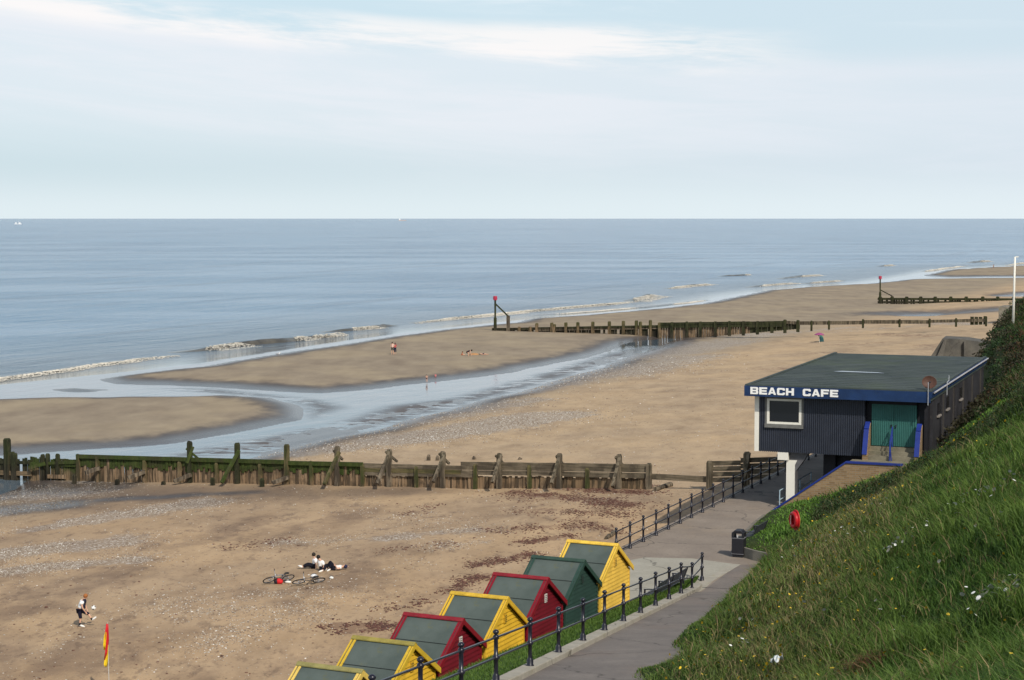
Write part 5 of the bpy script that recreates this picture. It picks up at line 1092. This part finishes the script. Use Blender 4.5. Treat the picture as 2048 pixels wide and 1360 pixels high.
# ================================================================ PEOPLE
SKIN = paint('skin', (.62, .36, .25), .6, .06, 4, .3, dirtf=.0)
def skinmesh(name, pts, edges, rad, mat, parent, root, sub=1):
    me = bpy.data.meshes.new(name); me.from_pydata([tuple(p) for p in pts], edges, []); me.materials.append(mat)
    o = bpy.data.objects.new(name, me); col.objects.link(o); o.parent = parent
    sk = o.modifiers.new('skin', 'SKIN'); sk.use_smooth_shade = True; sk.branch_smoothing = .5
    if not me.skin_vertices:
        bpy.context.view_layer.objects.active = o
    L_ = me.skin_vertices[0].data if me.skin_vertices else None
    for i, r in enumerate(rad):
        rr = (r, r) if not isinstance(r, tuple) else r; L_[i].radius = rr; L_[i].use_root = (i == root)
    if sub: s = o.modifiers.new('sub', 'SUBSURF'); s.levels = sub; s.render_levels = sub
    return o
def person(label, loc, J, hair=(.05, .03, .02), top=(.8, .8, .78), bottom=(.012, .012, .02), shoe=(.75, .74, .70), sleeve=.5, leg=1.0, sc=1.0, group=None, cap=None, panel=None, fingers=True, rz=0, female=False, bare=False, grow=.032):
    """J: joint positions in metres from the foot of the figure"""
    t = thing('person', label, 'person', loc, rz, group); V = lambda k: Vector(J[k])*sc
    P = []; E = []; Rr = []; idx = {}
    def v(k, p, r, par=None):
        idx[k] = len(P); P.append(p); Rr.append(r*sc if not isinstance(r, tuple) else (r[0]*sc, r[1]*sc))
        if par is not None: E.append((idx[par], idx[k]))
    v('pel', V('pel'), .115); v('spine', V('pel').lerp(V('chest'), .5), .105, 'pel'); v('chest', V('chest'), .125, 'spine'); v('neck', V('neck'), .052, 'chest')
    hd = V('head'); up_ = (hd-V('neck')).normalized(); face = Vector(J.get('face', (1, 0, 0))).normalized()
    v('jaw', hd-up_*.075*sc+face*.015*sc, .068, 'neck'); v('skull', hd+up_*.01*sc, .095, 'jaw'); v('crown', hd+up_*.085*sc-face*.01*sc, .055, 'skull')
    v('nose', hd-up_*.03*sc+face*.115*sc, .014, 'skull')
    for s in 'lr':
        v('sh'+s, V('sh'+s), .060, 'chest'); v('el'+s, V('el'+s), .040, 'sh'+s); v('wr'+s, V('wr'+s), .026, 'el'+s)
        d = (V('wr'+s)-V('el'+s)).normalized(); sd_ = d.cross(face); sd_ = (sd_ if sd_.length > .1 else d.cross(Vector((0, 0, 1)))).normalized(); palm = V('wr'+s)+d*.075*sc; v('pm'+s, palm, .030, 'wr'+s)
        if fingers:
            for k, (o_, ln) in enumerate([(-.030, .060), (-.010, .072), (.011, .068), (.030, .052)]):
                a = palm+d*.03*sc+sd_*o_*sc; b = palm+d*(.03+ln*.6)*sc+sd_*o_*1.1*sc-face*.0; c = palm+d*(.03+ln)*sc+sd_*o_*1.15*sc+face.cross(sd_)*.012*sc
                v('f%s%d' % (s, k), b, .010, 'pm'+s); v('g%s%d' % (s, k), c, .008, 'f%s%d' % (s, k))
            v('th'+s, palm-d*.02*sc+sd_*-.050*sc, .012, 'pm'+s); v('tj'+s, palm+d*.02*sc+sd_*-.075*sc, .009, 'th'+s)
        v('hp'+s, V('hp'+s), .090, 'pel'); v('kn'+s, V('kn'+s), .058, 'hp'+s); v('an'+s, V('an'+s), .036, 'kn'+s); v('to'+s, V('to'+s), .034, 'an'+s)
    body = skinmesh('body', P, E, Rr, SKIN, t, 0)
    def garment(name, keys, links, c, grow, root=0):
        pts, rr = [], []
        for k, w_ in keys:
            if isinstance(k, tuple): p = P[idx[k[0]]].lerp(P[idx[k[1]]], k[2]); r = Rr[idx[k[0]]]*(1-k[2])+Rr[idx[k[1]]]*k[2]
            else: p = P[idx[k]]; r = Rr[idx[k]]
            pts.append(p); rr.append((r if not isinstance(r, tuple) else r[0])*w_+grow*sc)
        return skinmesh(name, pts, links, rr, paint(name+'_cloth', c, .85, .1, 6, .2, dirtf=.1), t, root)
    if not bare:
        garment('shirt', [('pel', .95), ('spine', 1.05), ('chest', 1.02), (('chest', 'neck', .55), 1.0), ('shl', 1.05), (('shl', 'ell', sleeve), 1.15), ('shr', 1.05), (('shr', 'elr', sleeve), 1.15)], [(0, 1), (1, 2), (2, 3), (2, 4), (4, 5), (2, 6), (6, 7)], top, grow)
    le = ('kn', 'an', leg-1) if leg > 1 else ('hp', 'kn', leg)
    K = [('pel', 1.0)]; Lk = []
    for s in 'lr':
        b = len(K)
        if leg > 1: K += [('hp'+s, 1.0), ('kn'+s, 1.15), ((le[0]+s, le[1]+s, le[2]), 1.25)]; Lk += [(0, b), (b, b+1), (b+1, b+2)]
        else: K += [('hp'+s, 1.0), (('hp'+s, 'kn'+s, leg), 1.15)]; Lk += [(0, b), (b, b+1)]
    garment('trousers' if leg > 1.5 else 'shorts', K, Lk, bottom, .020)
    if panel:
        pass
    if shoe:
        for s in 'lr':
            a, b = V('an'+s), V('to'+s); d = (b-a); m = MB(); f = Vector((d.x, d.y, d.z)).normalized(); c = a.lerp(b, .62); sx = f.cross(Vector((0, 0, 1))); sx = sx.normalized() if sx.length > .1 else Vector((0, 1, 0)); uz = sx.cross(f)
            m.ball(c-uz*.005*sc, (.145*sc, .050*sc, .050*sc), 12, 8, (f, sx, uz)); m.build('shoe', paint('shoe', shoe, .6, .05, dirtf=.1), t, smooth=True)
    m = MB(); bx = face; bz = up_; by = bz.cross(bx).normalized(); bx = by.cross(bz).normalized()
    m.ball(hd+bz*.030*sc-bx*.018*sc, (.104*sc, .100*sc, .108*sc), 14, 10, (bx, by, bz)); hb = m
    if female: hb.ball(hd-bz*.05*sc-bx*.06*sc, (.075*sc, .09*sc, .13*sc), 12, 8, (bx, by, bz))
    hb.build('hair' if not cap else 'cap', paint('hair', cap or hair, .7, .2, 12), t, smooth=True)
    for s_ in (-1, 1): m = MB(); m.ball(hd+bx*.090*sc+by*(s_*.033*sc)+bz*-.002*sc, .011*sc, 8, 6); m.build('eye', NT('eye', .3).col((.02, .015, .01)).m, t)
    return t
# boy kicking the ball, facing right
bk = toplan(161, 1253)
J = dict(pel=(-.01, 0, .80), chest=(.09, 0, 1.13), neck=(.17, 0, 1.28), head=(.255, 0, 1.405), face=(.85, -.1, -.5),
         shl=(.13, .17, 1.20), ell=(.19, .22, .96), wrl=(.27, .16, .76), shr=(.11, -.18, 1.18), elr=(.16, -.22, .92), wrr=(.26, -.15, .74),
         hpl=(0, .09, .76), knl=(.36, .08, .56), anl=(.53, .07, .30), tol=(.66, .07, .40), hpr=(-.02, -.09, .76), knr=(.03, -.09, .42), anr=(-.01, -.09, .09), tor=(.17, -.10, .03))
kick = person('person in white top and dark knee length shorts kicking a ball', bk, J, hair=(.34, .12, .03), top=(.82, .84, .84), bottom=(.010, .010, .025), leg=1.02, sleeve=.5, grow=.065, sc=1.0)
m = MB(); sc_ = 1.0
m.beam((.11, -.215, 1.27), (.13, -.245, .86), .17, .05, up=(1, 0, 0)); 
# dark front panel and shoulder yoke of the shirt
kk = MB(); kk.ball((.20, 0, 1.17), (.09, .17, .15), 12, 8); kk.ball((.175, 0, .98), (.08, .13, .16), 12, 8); kk.build('shirt_panel', paint('navy_panel', (.012, .014, .035), .85, .1), kick, smooth=True)
for s_ in ('l', 'r'):
    a = Vector(J['an'+s_]); b = a.lerp(Vector(J['kn'+s_]), .32); m = MB(); m.tube([a, b], [.043, .047], 10); m.build('sock', paint('black_sock', (.012, .012, .015), .9), kick, smooth=True)
bl = thing('football', 'white football in the air in front of the kicking person', 'ball', bk+Vector((.62, 0, .88)))
m = MB(); m.ball((0, 0, 0), .11, 20, 14); m.build('ball', paint('ball_white', (.80, .80, .76), .4, .05), bl, smooth=True)
m = MB()
for a, e in ((200, 20), (270, -25), (330, 35), (240, 60), (300, -60)):
    n_ = Vector((math.cos(R(a))*math.cos(R(e)), math.sin(R(a))*math.cos(R(e)), math.sin(R(e)))); X_ = n_.orthogonal().normalized(); Y_ = n_.cross(X_)
    m.prism([n_*.1085+(X_*math.cos(q*1.2566)+Y_*math.sin(q*1.2566))*.034 for q in range(5)], n_*.0035)
m.build('dark_patches', NT('ball_dark', .5).col((.03, .03, .03)).m, bl)
# seated group
gA = toplan(628, 1138); gB = toplan(641, 1141); gC = toplan(668, 1140)
J = dict(pel=(0, 0, .11), chest=(.02, .02, .42), neck=(.0, .02, .56), head=(-.045, .02, .70), face=(-.7, .3, -.4), shl=(.0, .18, .50), ell=(-.06, .24, .27), wrl=(-.14, .16, .12), shr=(.06, -.16, .49), elr=(.10, -.20, .27), wrr=(.09, -.24, .06),
         hpl=(-.03, .09, .11), knl=(-.36, .10, .22), anl=(-.66, .08, .07), tol=(-.80, .08, .10), hpr=(-.03, -.09, .11), knr=(-.34, -.05, .17), anr=(-.64, -.04, .06), tor=(-.78, -.05, .12))
person('person in white shirt sitting with dark legs stretched to the left, propped on one arm', gA+Vector((0, .25, 0)), J, hair=(.02, .015, .01), top=(.84, .82, .82), bottom=(.008, .008, .014), leg=1.9, sleeve=.9, group='people sitting by the bicycles')
J = dict(pel=(0, 0, .11), chest=(.05, -.02, .42), neck=(-.02, .0, .55), head=(-.10, .04, .655), face=(-.8, .5, -.3), shl=(-.08, .14, .48), ell=(-.13, .2, .28), wrl=(-.05, .1, .12), shr=(.14, -.12, .47), elr=(.18, -.16, .24), wrr=(.16, -.25, .12),
         hpl=(.03, .08, .11), knl=(.40, .12, .30), anl=(.30, .0, .08), tol=(.2, -.1, .05), hpr=(.05, -.08, .11), knr=(.34, -.18, .30), anr=(.14, -.34, .07), tor=(.02, -.42, .04))
person('person in white shirt sitting hunched with back turned, middle of the three by the bicycles', gB, J, hair=(.012, .009, .008), top=(.86, .84, .80), bottom=(.008, .008, .014), leg=1.9, sleeve=.8, group='people sitting by the bicycles', sc=1.04)
J = dict(pel=(0, 0, .11), chest=(.30, .03, .15), neck=(.45, .04, .17), head=(.57, .05, .19), face=(-.2, -.1, 1), shl=(.37, .2, .14), ell=(.5, .3, .08), wrl=(.62, .22, .12), shr=(.36, -.15, .15), elr=(.22, -.24, .10), wrr=(.12, -.15, .22),
         hpl=(-.03, .09, .12), knl=(-.20, .12, .46), anl=(-.36, .12, .10), tol=(-.48, .1, .04), hpr=(-.03, -.09, .12), knr=(-.12, -.12, .42), anr=(-.20, -.22, .07), tor=(-.28, -.30, .04))
person('person in white top and dark trousers lying back on the sand with knees raised', gC, J, hair=(.02, .02, .04), cap=(.012, .018, .06), top=(.84, .83, .80), bottom=(.008, .008, .016), leg=1.9, sleeve=.4, group='people sitting by the bicycles')
def standing(h=1.0, arms=0.0, lean=0.0, face=(0, -1, 0), bend=0):
    return dict(pel=(0, 0, .93), chest=(lean, 0, 1.30), neck=(lean, 0, 1.47), head=(lean*1.2, 0, 1.60), face=face, shl=(-.19, 0, 1.40), ell=(-.24, arms*-.1, 1.12), wrl=(-.21+abs(arms)*.15, arms*-.3, .92+abs(arms)*.3), shr=(.19, 0, 1.40), elr=(.24, arms*-.1, 1.12), wrr=(.21-abs(arms)*.15, arms*-.3, .92+abs(arms)*.3),
                hpl=(-.09, 0, .90), knl=(-.11, -.01, .48), anl=(-.12, 0, .08), tol=(-.14, -.14, .03), hpr=(.09, 0, .90), knr=(.11, .01, .48), anr=(.12, 0, .08), tor=(.14, -.14, .03))
c1 = toplan(785, 709); c2 = toplan(790.5, 708)
person('person with pale bare back and grey shorts standing close beside the one in red', c1, standing(face=(.6, -.3, 0), arms=.5), hair=(.02, .015, .01), top=(.75, .55, .48), bottom=(.10, .10, .085), leg=.9, sleeve=.2, shoe=None, sc=1.08, group='couple standing on the sand bar')
person('person in red and pink top and dark cropped trousers standing on the sand bar', c2+Vector((0, -.3, 0)), standing(face=(-.3, .6, 0), arms=-.3), hair=(.09, .02, .02), top=(.55, .07, .09), bottom=(.010, .016, .045), leg=1.5, sleeve=.6, shoe=None, sc=1.0, group='couple standing on the sand bar', female=True)
cd = toplan(853.5, 764.5); person('small child in dark swimwear standing at the edge of the water channel', cd, standing(face=(.3, -1, 0)), hair=(.03, .02, .012), top=(.10, .06, .07), bottom=(.05, .03, .045), leg=.25, sleeve=.1, shoe=None, sc=.56, bare=True)
ce = toplan(937, 712)
J = dict(pel=(-.12, 0, .48), chest=(.12, 0, .62), neck=(.24, 0, .66), head=(.34, 0, .66), face=(.5, 0, -.8), shl=(.16, .13, .60), ell=(.24, .15, .38), wrl=(.30, .1, .18), shr=(.16, -.13, .60), elr=(.25, -.15, .38), wrr=(.32, -.1, .18),
         hpl=(-.12, .08, .46), knl=(.04, .1, .30), anl=(-.06, .1, .06), tol=(.06, .1, .03), hpr=(-.12, -.08, .46), knr=(.04, -.1, .30), anr=(-.06, -.1, .06), tor=(.06, -.1, .03))
person('child in dark swimwear bending over to dig beside a low sand heap', ce, J, hair=(.02, .015, .01), top=(.09, .06, .06), bottom=(.04, .03, .04), leg=.25, sleeve=.1, shoe=None, sc=1.25)
cf = toplan(961, 709.5)
J = dict(pel=(.45, 0, .10), chest=(.15, 0, .13), neck=(.03, 0, .14), head=(-.09, 0, .15), face=(0, -.3, 1), shl=(.1, .14, .12), ell=(.25, .25, .06), wrl=(.4, .22, .06), shr=(.1, -.14, .12), elr=(.25, -.25, .06), wrr=(.4, -.22, .06),
         hpl=(.45, .08, .1), knl=(.78, .09, .10), anl=(1.1, .09, .06), tol=(1.2, .09, .12), hpr=(.45, -.08, .1), knr=(.78, -.09, .10), anr=(1.1, -.09, .06), tor=(1.2, -.09, .12))
person('child lying flat on the sand to the right of the digging child', cf, J, hair=(.25, .18, .12), bottom=(.06, .04, .08), leg=.25, shoe=None, bare=True)
cg = toplan(924, 710.5)
J = dict(pel=(0, 0, .08), chest=(.04, 0, .28), neck=(.06, 0, .38), head=(.09, 0, .46), face=(1, 0, -.3), shl=(.04, .1, .34), ell=(.12, .12, .2), wrl=(.22, .08, .1), shr=(.04, -.1, .34), elr=(.12, -.12, .2), wrr=(.22, -.08, .1),
         hpl=(0, .06, .08), knl=(.22, .09, .14), anl=(.38, .08, .05), tol=(.46, .08, .07), hpr=(0, -.06, .08), knr=(.22, -.09, .14), anr=(.38, -.08, .05), tor=(.46, -.08, .07))
person('smallest child sitting low on the sand to the left of the digging child', cg, J, hair=(.14, .07, .04), top=(.42, .12, .05), bottom=(.3, .1, .05), leg=.5, shoe=None)
mm = toplan(948, 709.5); m = MB(); m.ball(mm, (.75, .55, .28), 16, 10); sh_o = m.build('sand_heap', paint('dug_sand', (.40, .22, .10), .95, .15, 3), smooth=True); tag(sh_o, 'low heap of dug orange sand between the children', 'sand heap')
pf = toplan(1987, 537); person('tiny distant person walking on the far sand bar', pf, standing(face=(0, 1, 0)), top=(.35, .3, .28), bottom=(.25, .15, .12), leg=1.5, shoe=None, sc=1.0, fingers=False)
pb = toplan(871, 753); m = MB(); m.lathe(pb, [(.10, 0), (.14, .24), (.145, .25), (.13, .25), (.09, .03)], 10); tag(m.build('bucket', paint('pink_plastic', (.75, .25, .25), .4, .05)), 'small pink bucket on the sand beside the child at the channel', 'bucket')
# gull
gl = toplan(556.5, 711.5); t = thing('gull', 'white gull standing on wet sand at the edge of the waves', 'gull', gl); M_g = paint('gull_white', (.8, .8, .8), .7, .05); s_ = 1.5
skinmesh('body', [(-.16*s_, 0, .17*s_), (0, 0, .19*s_), (.13*s_, 0, .24*s_), (.16*s_, 0, .32*s_), (.20*s_, 0, .325*s_), (-.30*s_, 0, .16*s_)], [(0, 1), (1, 2), (2, 3), (3, 4), (0, 5)], [.055*s_, .085*s_, .05*s_, .045*s_, .02*s_, .018*s_], M_g, t, 1)
for q in (-1, 1):
    m = MB(); m.ball((-.08*s_, q*.075*s_, .20*s_), (.20*s_, .02*s_, .06*s_)); m.build('wing', paint('gull_grey', (.35, .37, .40), .7), t, smooth=True)
    m = MB(); m.tube([(0, q*.03*s_, .12*s_), (.01*s_, q*.035*s_, 0)], .008*s_, 6); m.build('leg', paint('gull_leg', (.5, .35, .2)), t)
m = MB(); m.tube([(.20*s_, 0, .322*s_), (.27*s_, 0, .31*s_)], [.014*s_, .004*s_], 6); m.build('beak', paint('beak', (.6, .4, .05)), t)

# ================================================================ BICYCLES, BAGS, FLAG, TENT, BOATS
def bicycle(label, loc, rz, tilt, frame_c, group='bicycles lying on the sand'):
    t = thing('bicycle', label, 'bicycle', loc, 0, group); t.rotation_mode = 'ZYX'; t.rotation_euler = (tilt, 0, rz)
    t.rotation_mode = 'XYZ'; t.rotation_euler = (Matrix.Rotation(rz, 4, 'Z') @ Matrix.Rotation(tilt, 4, 'X')).to_euler()
    Mf = paint('bike_frame', frame_c, .3, .1, 5, .5); Mk = paint('bike_black', (.015, .015, .017), .6); Ms = paint('bike_metal', (.45, .47, .50), .35, .1, 5, .5, .7); r = .33
    for x in (-.53, .53):
        m = MB(); m.torus((x, 0, r), r-.02, .028); w_ = m.build('wheel', Mk, t, smooth=True)
        m = MB(); m.torus((x, 0, r), r-.048, .010, n=24, m=6); m.build('rim', Ms, w_, smooth=True)
        m = MB(); m.tube([(x, -.04, r), (x, .04, r)], .022, 8)
        for k in range(14): a = 2*math.pi*k/14; m.tube([(x, .02*(-1)**k, r), (x+(r-.05)*math.cos(a), 0, r+(r-.05)*math.sin(a))], .0025, 4)
        m.build('spokes', Ms, w_)
    bb = (-.08, 0, .29); st = (-.20, 0, .78); ht = (.36, 0, .80); hb = (.40, 0, .66)
    m = MB(); 
    for p, q, rr in ((bb, st, .018), (st, ht, .018), (bb, hb, .021), (ht, hb, .022)): m.tube([p, q], rr, 8)
    for s in (-.05, .05): m.tube([(-.53, s, r), bb], .011, 6); m.tube([(-.53, s, r), (-.19, s*.3, .74)], .011, 6)
    m.build('frame', Mf, t, smooth=True)
    m = MB()
    for s in (-.055, .055): m.tube([(.53, s, r), (.47, s, .58), (.41, s*.5, .66)], .014, 6)
    m.build('fork', Ms, t, smooth=True)
    m = MB(); m.tube([ht, (.34, 0, .92), (.42, 0, .95)], .016, 8); m.tube([(.40, -.30, .97), (.42, 0, .95), (.40, .30, .97)], .013, 8); h_ = m.build('handlebar', Ms, t, smooth=True)
    for s in (-1, 1): m = MB(); m.tube([(.40, s*.20, .965), (.40, s*.31, .97)], .019, 8); m.build('grip', Mk, h_)
    m = MB(); m.tube([st, (-.225, 0, .90)], .014, 8); m.build('seat_post', Ms, t); m = MB(); m.ball((-.24, 0, .925), (.14, .065, .032)); m.ball((-.14, 0, .925), (.08, .025, .026)); m.build('saddle', Mk, t, smooth=True)
    m = MB(); m.torus((-.08, .05, .29), .09, .008, n=20, m=6); m.tube([(-.08, .08, .29), (.06, .08, .20)], .011, 6); m.tube([(-.08, -.08, .29), (-.22, -.08, .38)], .011, 6); m.box((.07, .13, .195), (.09, .09, .02)); m.box((-.23, -.13, .385), (.09, .09, .02)); m.build('crankset', Mk, t)
    return t
b1 = toplan(552, 1166); bicycle('grey bicycle lying on its side, farther left, with a red bag by its wheel', b1+Vector((.0, .2, .03)), R(212), R(-54), (.16, .20, .26))
b2 = toplan(614, 1168); bicycle('dark bicycle lying on its side nearer the seated people', b2+Vector((0, .1, .03)), R(203), R(-60), (.07, .07, .08))
def bag(label, px, py, size, c, stripe=None):
    p = toplan(px, py); t = thing('bag', label, 'bag', p); m = MB(); m.ball((0, 0, size[2]*.45), (size[0]/2, size[1]/2, size[2]/2), 14, 10); m.ball((size[0]*.2, -size[1]*.2, size[2]*.4), (size[0]*.3, size[1]*.35, size[2]*.38), 12, 8); m.build('body', paint('bag_cloth', c, .7, .2, 7), t, smooth=True)
    if stripe: m = MB(); m.ball((-size[0]*.30, -size[1]*.05, size[2]*.42), (size[0]*.32, size[1]*.45, size[2]*.46), 12, 8); m.build('end_panel', paint('bag_panel', stripe, .7), t, smooth=True)
    m = MB(); pts = [Vector((size[0]*.35*math.cos(a), -size[1]*.2, size[2]*(.75+.35*math.sin(a)))) for a in np.linspace(0, math.pi, 7)]; m.tube(pts, .012, 6); m.build('strap', paint('bag_strap', (.05, .05, .05)), t)
bag('red bag with a black end lying against the left bicycle', 558, 1167.5, (.42, .3, .30), (.65, .015, .02), (.012, .012, .02))
bag('white bag on the sand between the two bicycles', 576, 1166, (.34, .22, .14), (.78, .77, .72)); bag('white carrier bag lying behind the dark bicycle', 628, 1155, (.36, .25, .20), (.78, .80, .82)); bag('small white carrier bag on the sand right of the bicycles', 663, 1158, (.22, .18, .16), (.80, .80, .76))
# lifeguard flag
fp = toplan(219, 1400); fl = thing('beach_flag', 'red and yellow flag hanging limp from a thin pole in the foreground sand', 'flag', fp)
tz = atd(215, 1246, fp.y); m = MB(); m.tube([fp-UP*.4, tz+UP*.02], .014, 8); m.build('pole', paint('pale_pole', (.55, .55, .52)), fl, off=fl.location)
def cloth(name, rows, c, th=.0):
    """rows: (z, x0, x1) down the hanging cloth, folded in depth"""
    m = MB(); vs_ = []; n = 9
    for i, (z, x0, x1) in enumerate(rows):
        for j in range(n): f = j/(n-1); vs_.append(fp+Vector((x0+(x1-x0)*f+(tz.x-fp.x)*z/ (tz.z-fp.z), -.03-.045*math.sin(f*9+i*.5)*(.4+f), z)))
    m.add(vs_, [(i*n+j, i*n+j+1, (i+1)*n+j+1, (i+1)*n+j) for i in range(len(rows)-1) for j in range(n-1)]); o = m.build(name, paint(name+'_cloth', c, .8, .08, 4, dirtf=.05), fl, off=fl.location, smooth=True)
    s = o.modifiers.new('s', 'SOLIDIFY'); s.thickness = .006
H_ = tz.z-fp.z; pm = 51.5
def zz(y): return H_-(y-1246)*fp.y/F
def xx(x, y): return (x-(215+(y-1246)*.032))*fp.y/F
cloth('red_band', [(zz(y), xx(a, y), xx(b, y)) for y, a, b in [(1247, 213, 217), (1262, 211, 217.5), (1280, 211.5, 218), (1290, 212.5, 217), (1305, 211, 216), (1321, 208.5, 211.5)]], (.62, .02, .03))
cloth('yellow_band', [(zz(y), xx(a, y), xx(b, y)) for y, a, b in [(1264, 210.5, 213.4), (1275, 208, 213.5), (1290, 207, 213), (1301, 208, 211.5)]], (.80, .58, .02))
cloth('yellow_band', [(zz(y), xx(a, y), xx(b, y)) for y, a, b in [(1291, 216, 217.5), (1305, 213, 217.3), (1320, 209.5, 217), (1331, 208.5, 215.5), (1336, 211, 214)]], (.80, .58, .02))
# parasol and tent
up_p = toplan(1638.5, 685); t = thing('parasol', 'purple parasol on a white pole over the green beach tent', 'parasol', up_p); hh = 18.3*up_p.y/F
m = MB(); m.tube([(0, 0, -.2), (0, 0, hh+.1)], .035, 8); m.build('pole', M_white, t)
m = MB(); m.lathe((0, 0, hh), [(.83, -.22), (.62, -.06), (.35, .06), (.02, .14), (.02, .12), (.34, .03), (.60, -.09), (.82, -.25)], 8); m.build('canopy', paint('purple_canopy', (.30, .07, .18), .7, .15), t)
te = toplan(1645, 683.5); t = thing('beach_tent', 'small green beach tent open to one side beneath the purple parasol', 'tent', te+Vector((-.15, .5, 0))); vs_ = []; n = 10; L5 = 5
for i in range(L5):
    y = -.45+.9*i/(L5-1); k = .75+.25*math.sin(math.pi*i/(L5-1))
    for j in range(n): a = math.pi*.5*j/(n-1); vs_.append((.85*math.sin(a)*k-.40, y, 1.12*math.cos(a)**.8*k if j < n-1 else 0))
m = MB(); m.add(vs_, [(i*n+j, i*n+j+1, (i+1)*n+j+1, (i+1)*n+j) for i in range(L5-1) for j in range(n-1)]); o = m.build('shell', paint('tent_green', (.02, .13, .10), .7, .2), t, smooth=True); o.modifiers.new('s', 'SOLIDIFY').thickness = .02
m = MB(); m.prism([(-.40, -.46, 0), (-.40, -.46, .84), (-.1, -.455, .80), (.2, -.45, .55), (.44, -.45, 0)], (0, .02, 0)); m.build('side_panel', paint('tent_dark', (.015, .075, .085), .7), t)
# boats
d_ = 6100; bp = onz(36, 448.0, WATER); bp = Vector((ray(36, 448)[0]*d_, d_, WATER)); t = thing('fishing_boat', 'white boat with short masts on the sea at the left edge near the horizon', 'boat', bp); M_bt = paint('boat_white', (.85, .85, .85), .5, .05); LL = 24
m = MB(); vs_ = []
for x, w_, z in ((-12, .4, 3.2), (-9, 2.6, 2.4), (0, 3.2, 2.0), (8, 3.0, 2.2), (12, 2.2, 2.8)): vs_ += [(x, -w_, z+1), (x, -w_*.55, -.5), (x, w_*.55, -.5), (x, w_, z+1)]
m.add(vs_, [(i*4+k, i*4+(k+1) % 4, (i+1)*4+(k+1) % 4, (i+1)*4+k) for i in range(4) for k in range(4)]+[(0, 1, 2, 3), (16, 17, 18, 19)]); m.build('hull', M_bt, t)
for a in ((-7.5, 3.5), (6, 6)): m = MB(); m.box((a[0], 0, 4.6), (a[1], 3.6, 3.4)); m.box((a[0], 0, 6.6), (a[1]*.7, 2.6, .8)); m.build('cabin', M_bt, t, bevel=.2)
for x, h in ((-5, 9), (1.5, 13)): m = MB(); m.tube([(x, 0, 2), (x, 0, h)], [.35, .2], 6); m.build('mast', M_bt, t)
d_ = 17000; bp = Vector((ray(805, 438)[0]*d_, d_, WATER)); t = thing('cargo_ship', 'tiny pale ship far out on the horizon, left of centre', 'ship', bp); M_sp = paint('ship_paint', (.55, .42, .36), .6, .1)
m = MB(); m.prism([(-38, -6, 6), (-34, -6, 0), (36, -6, 0), (38, -6, 6)], (0, 12, 0)); m.build('hull', M_sp, t); m = MB(); m.box((-26, 0, 11), (12, 10, 10)); m.box((-26, 0, 17.5), (7, 7, 3)); m.build('bridge', M_bt, t)
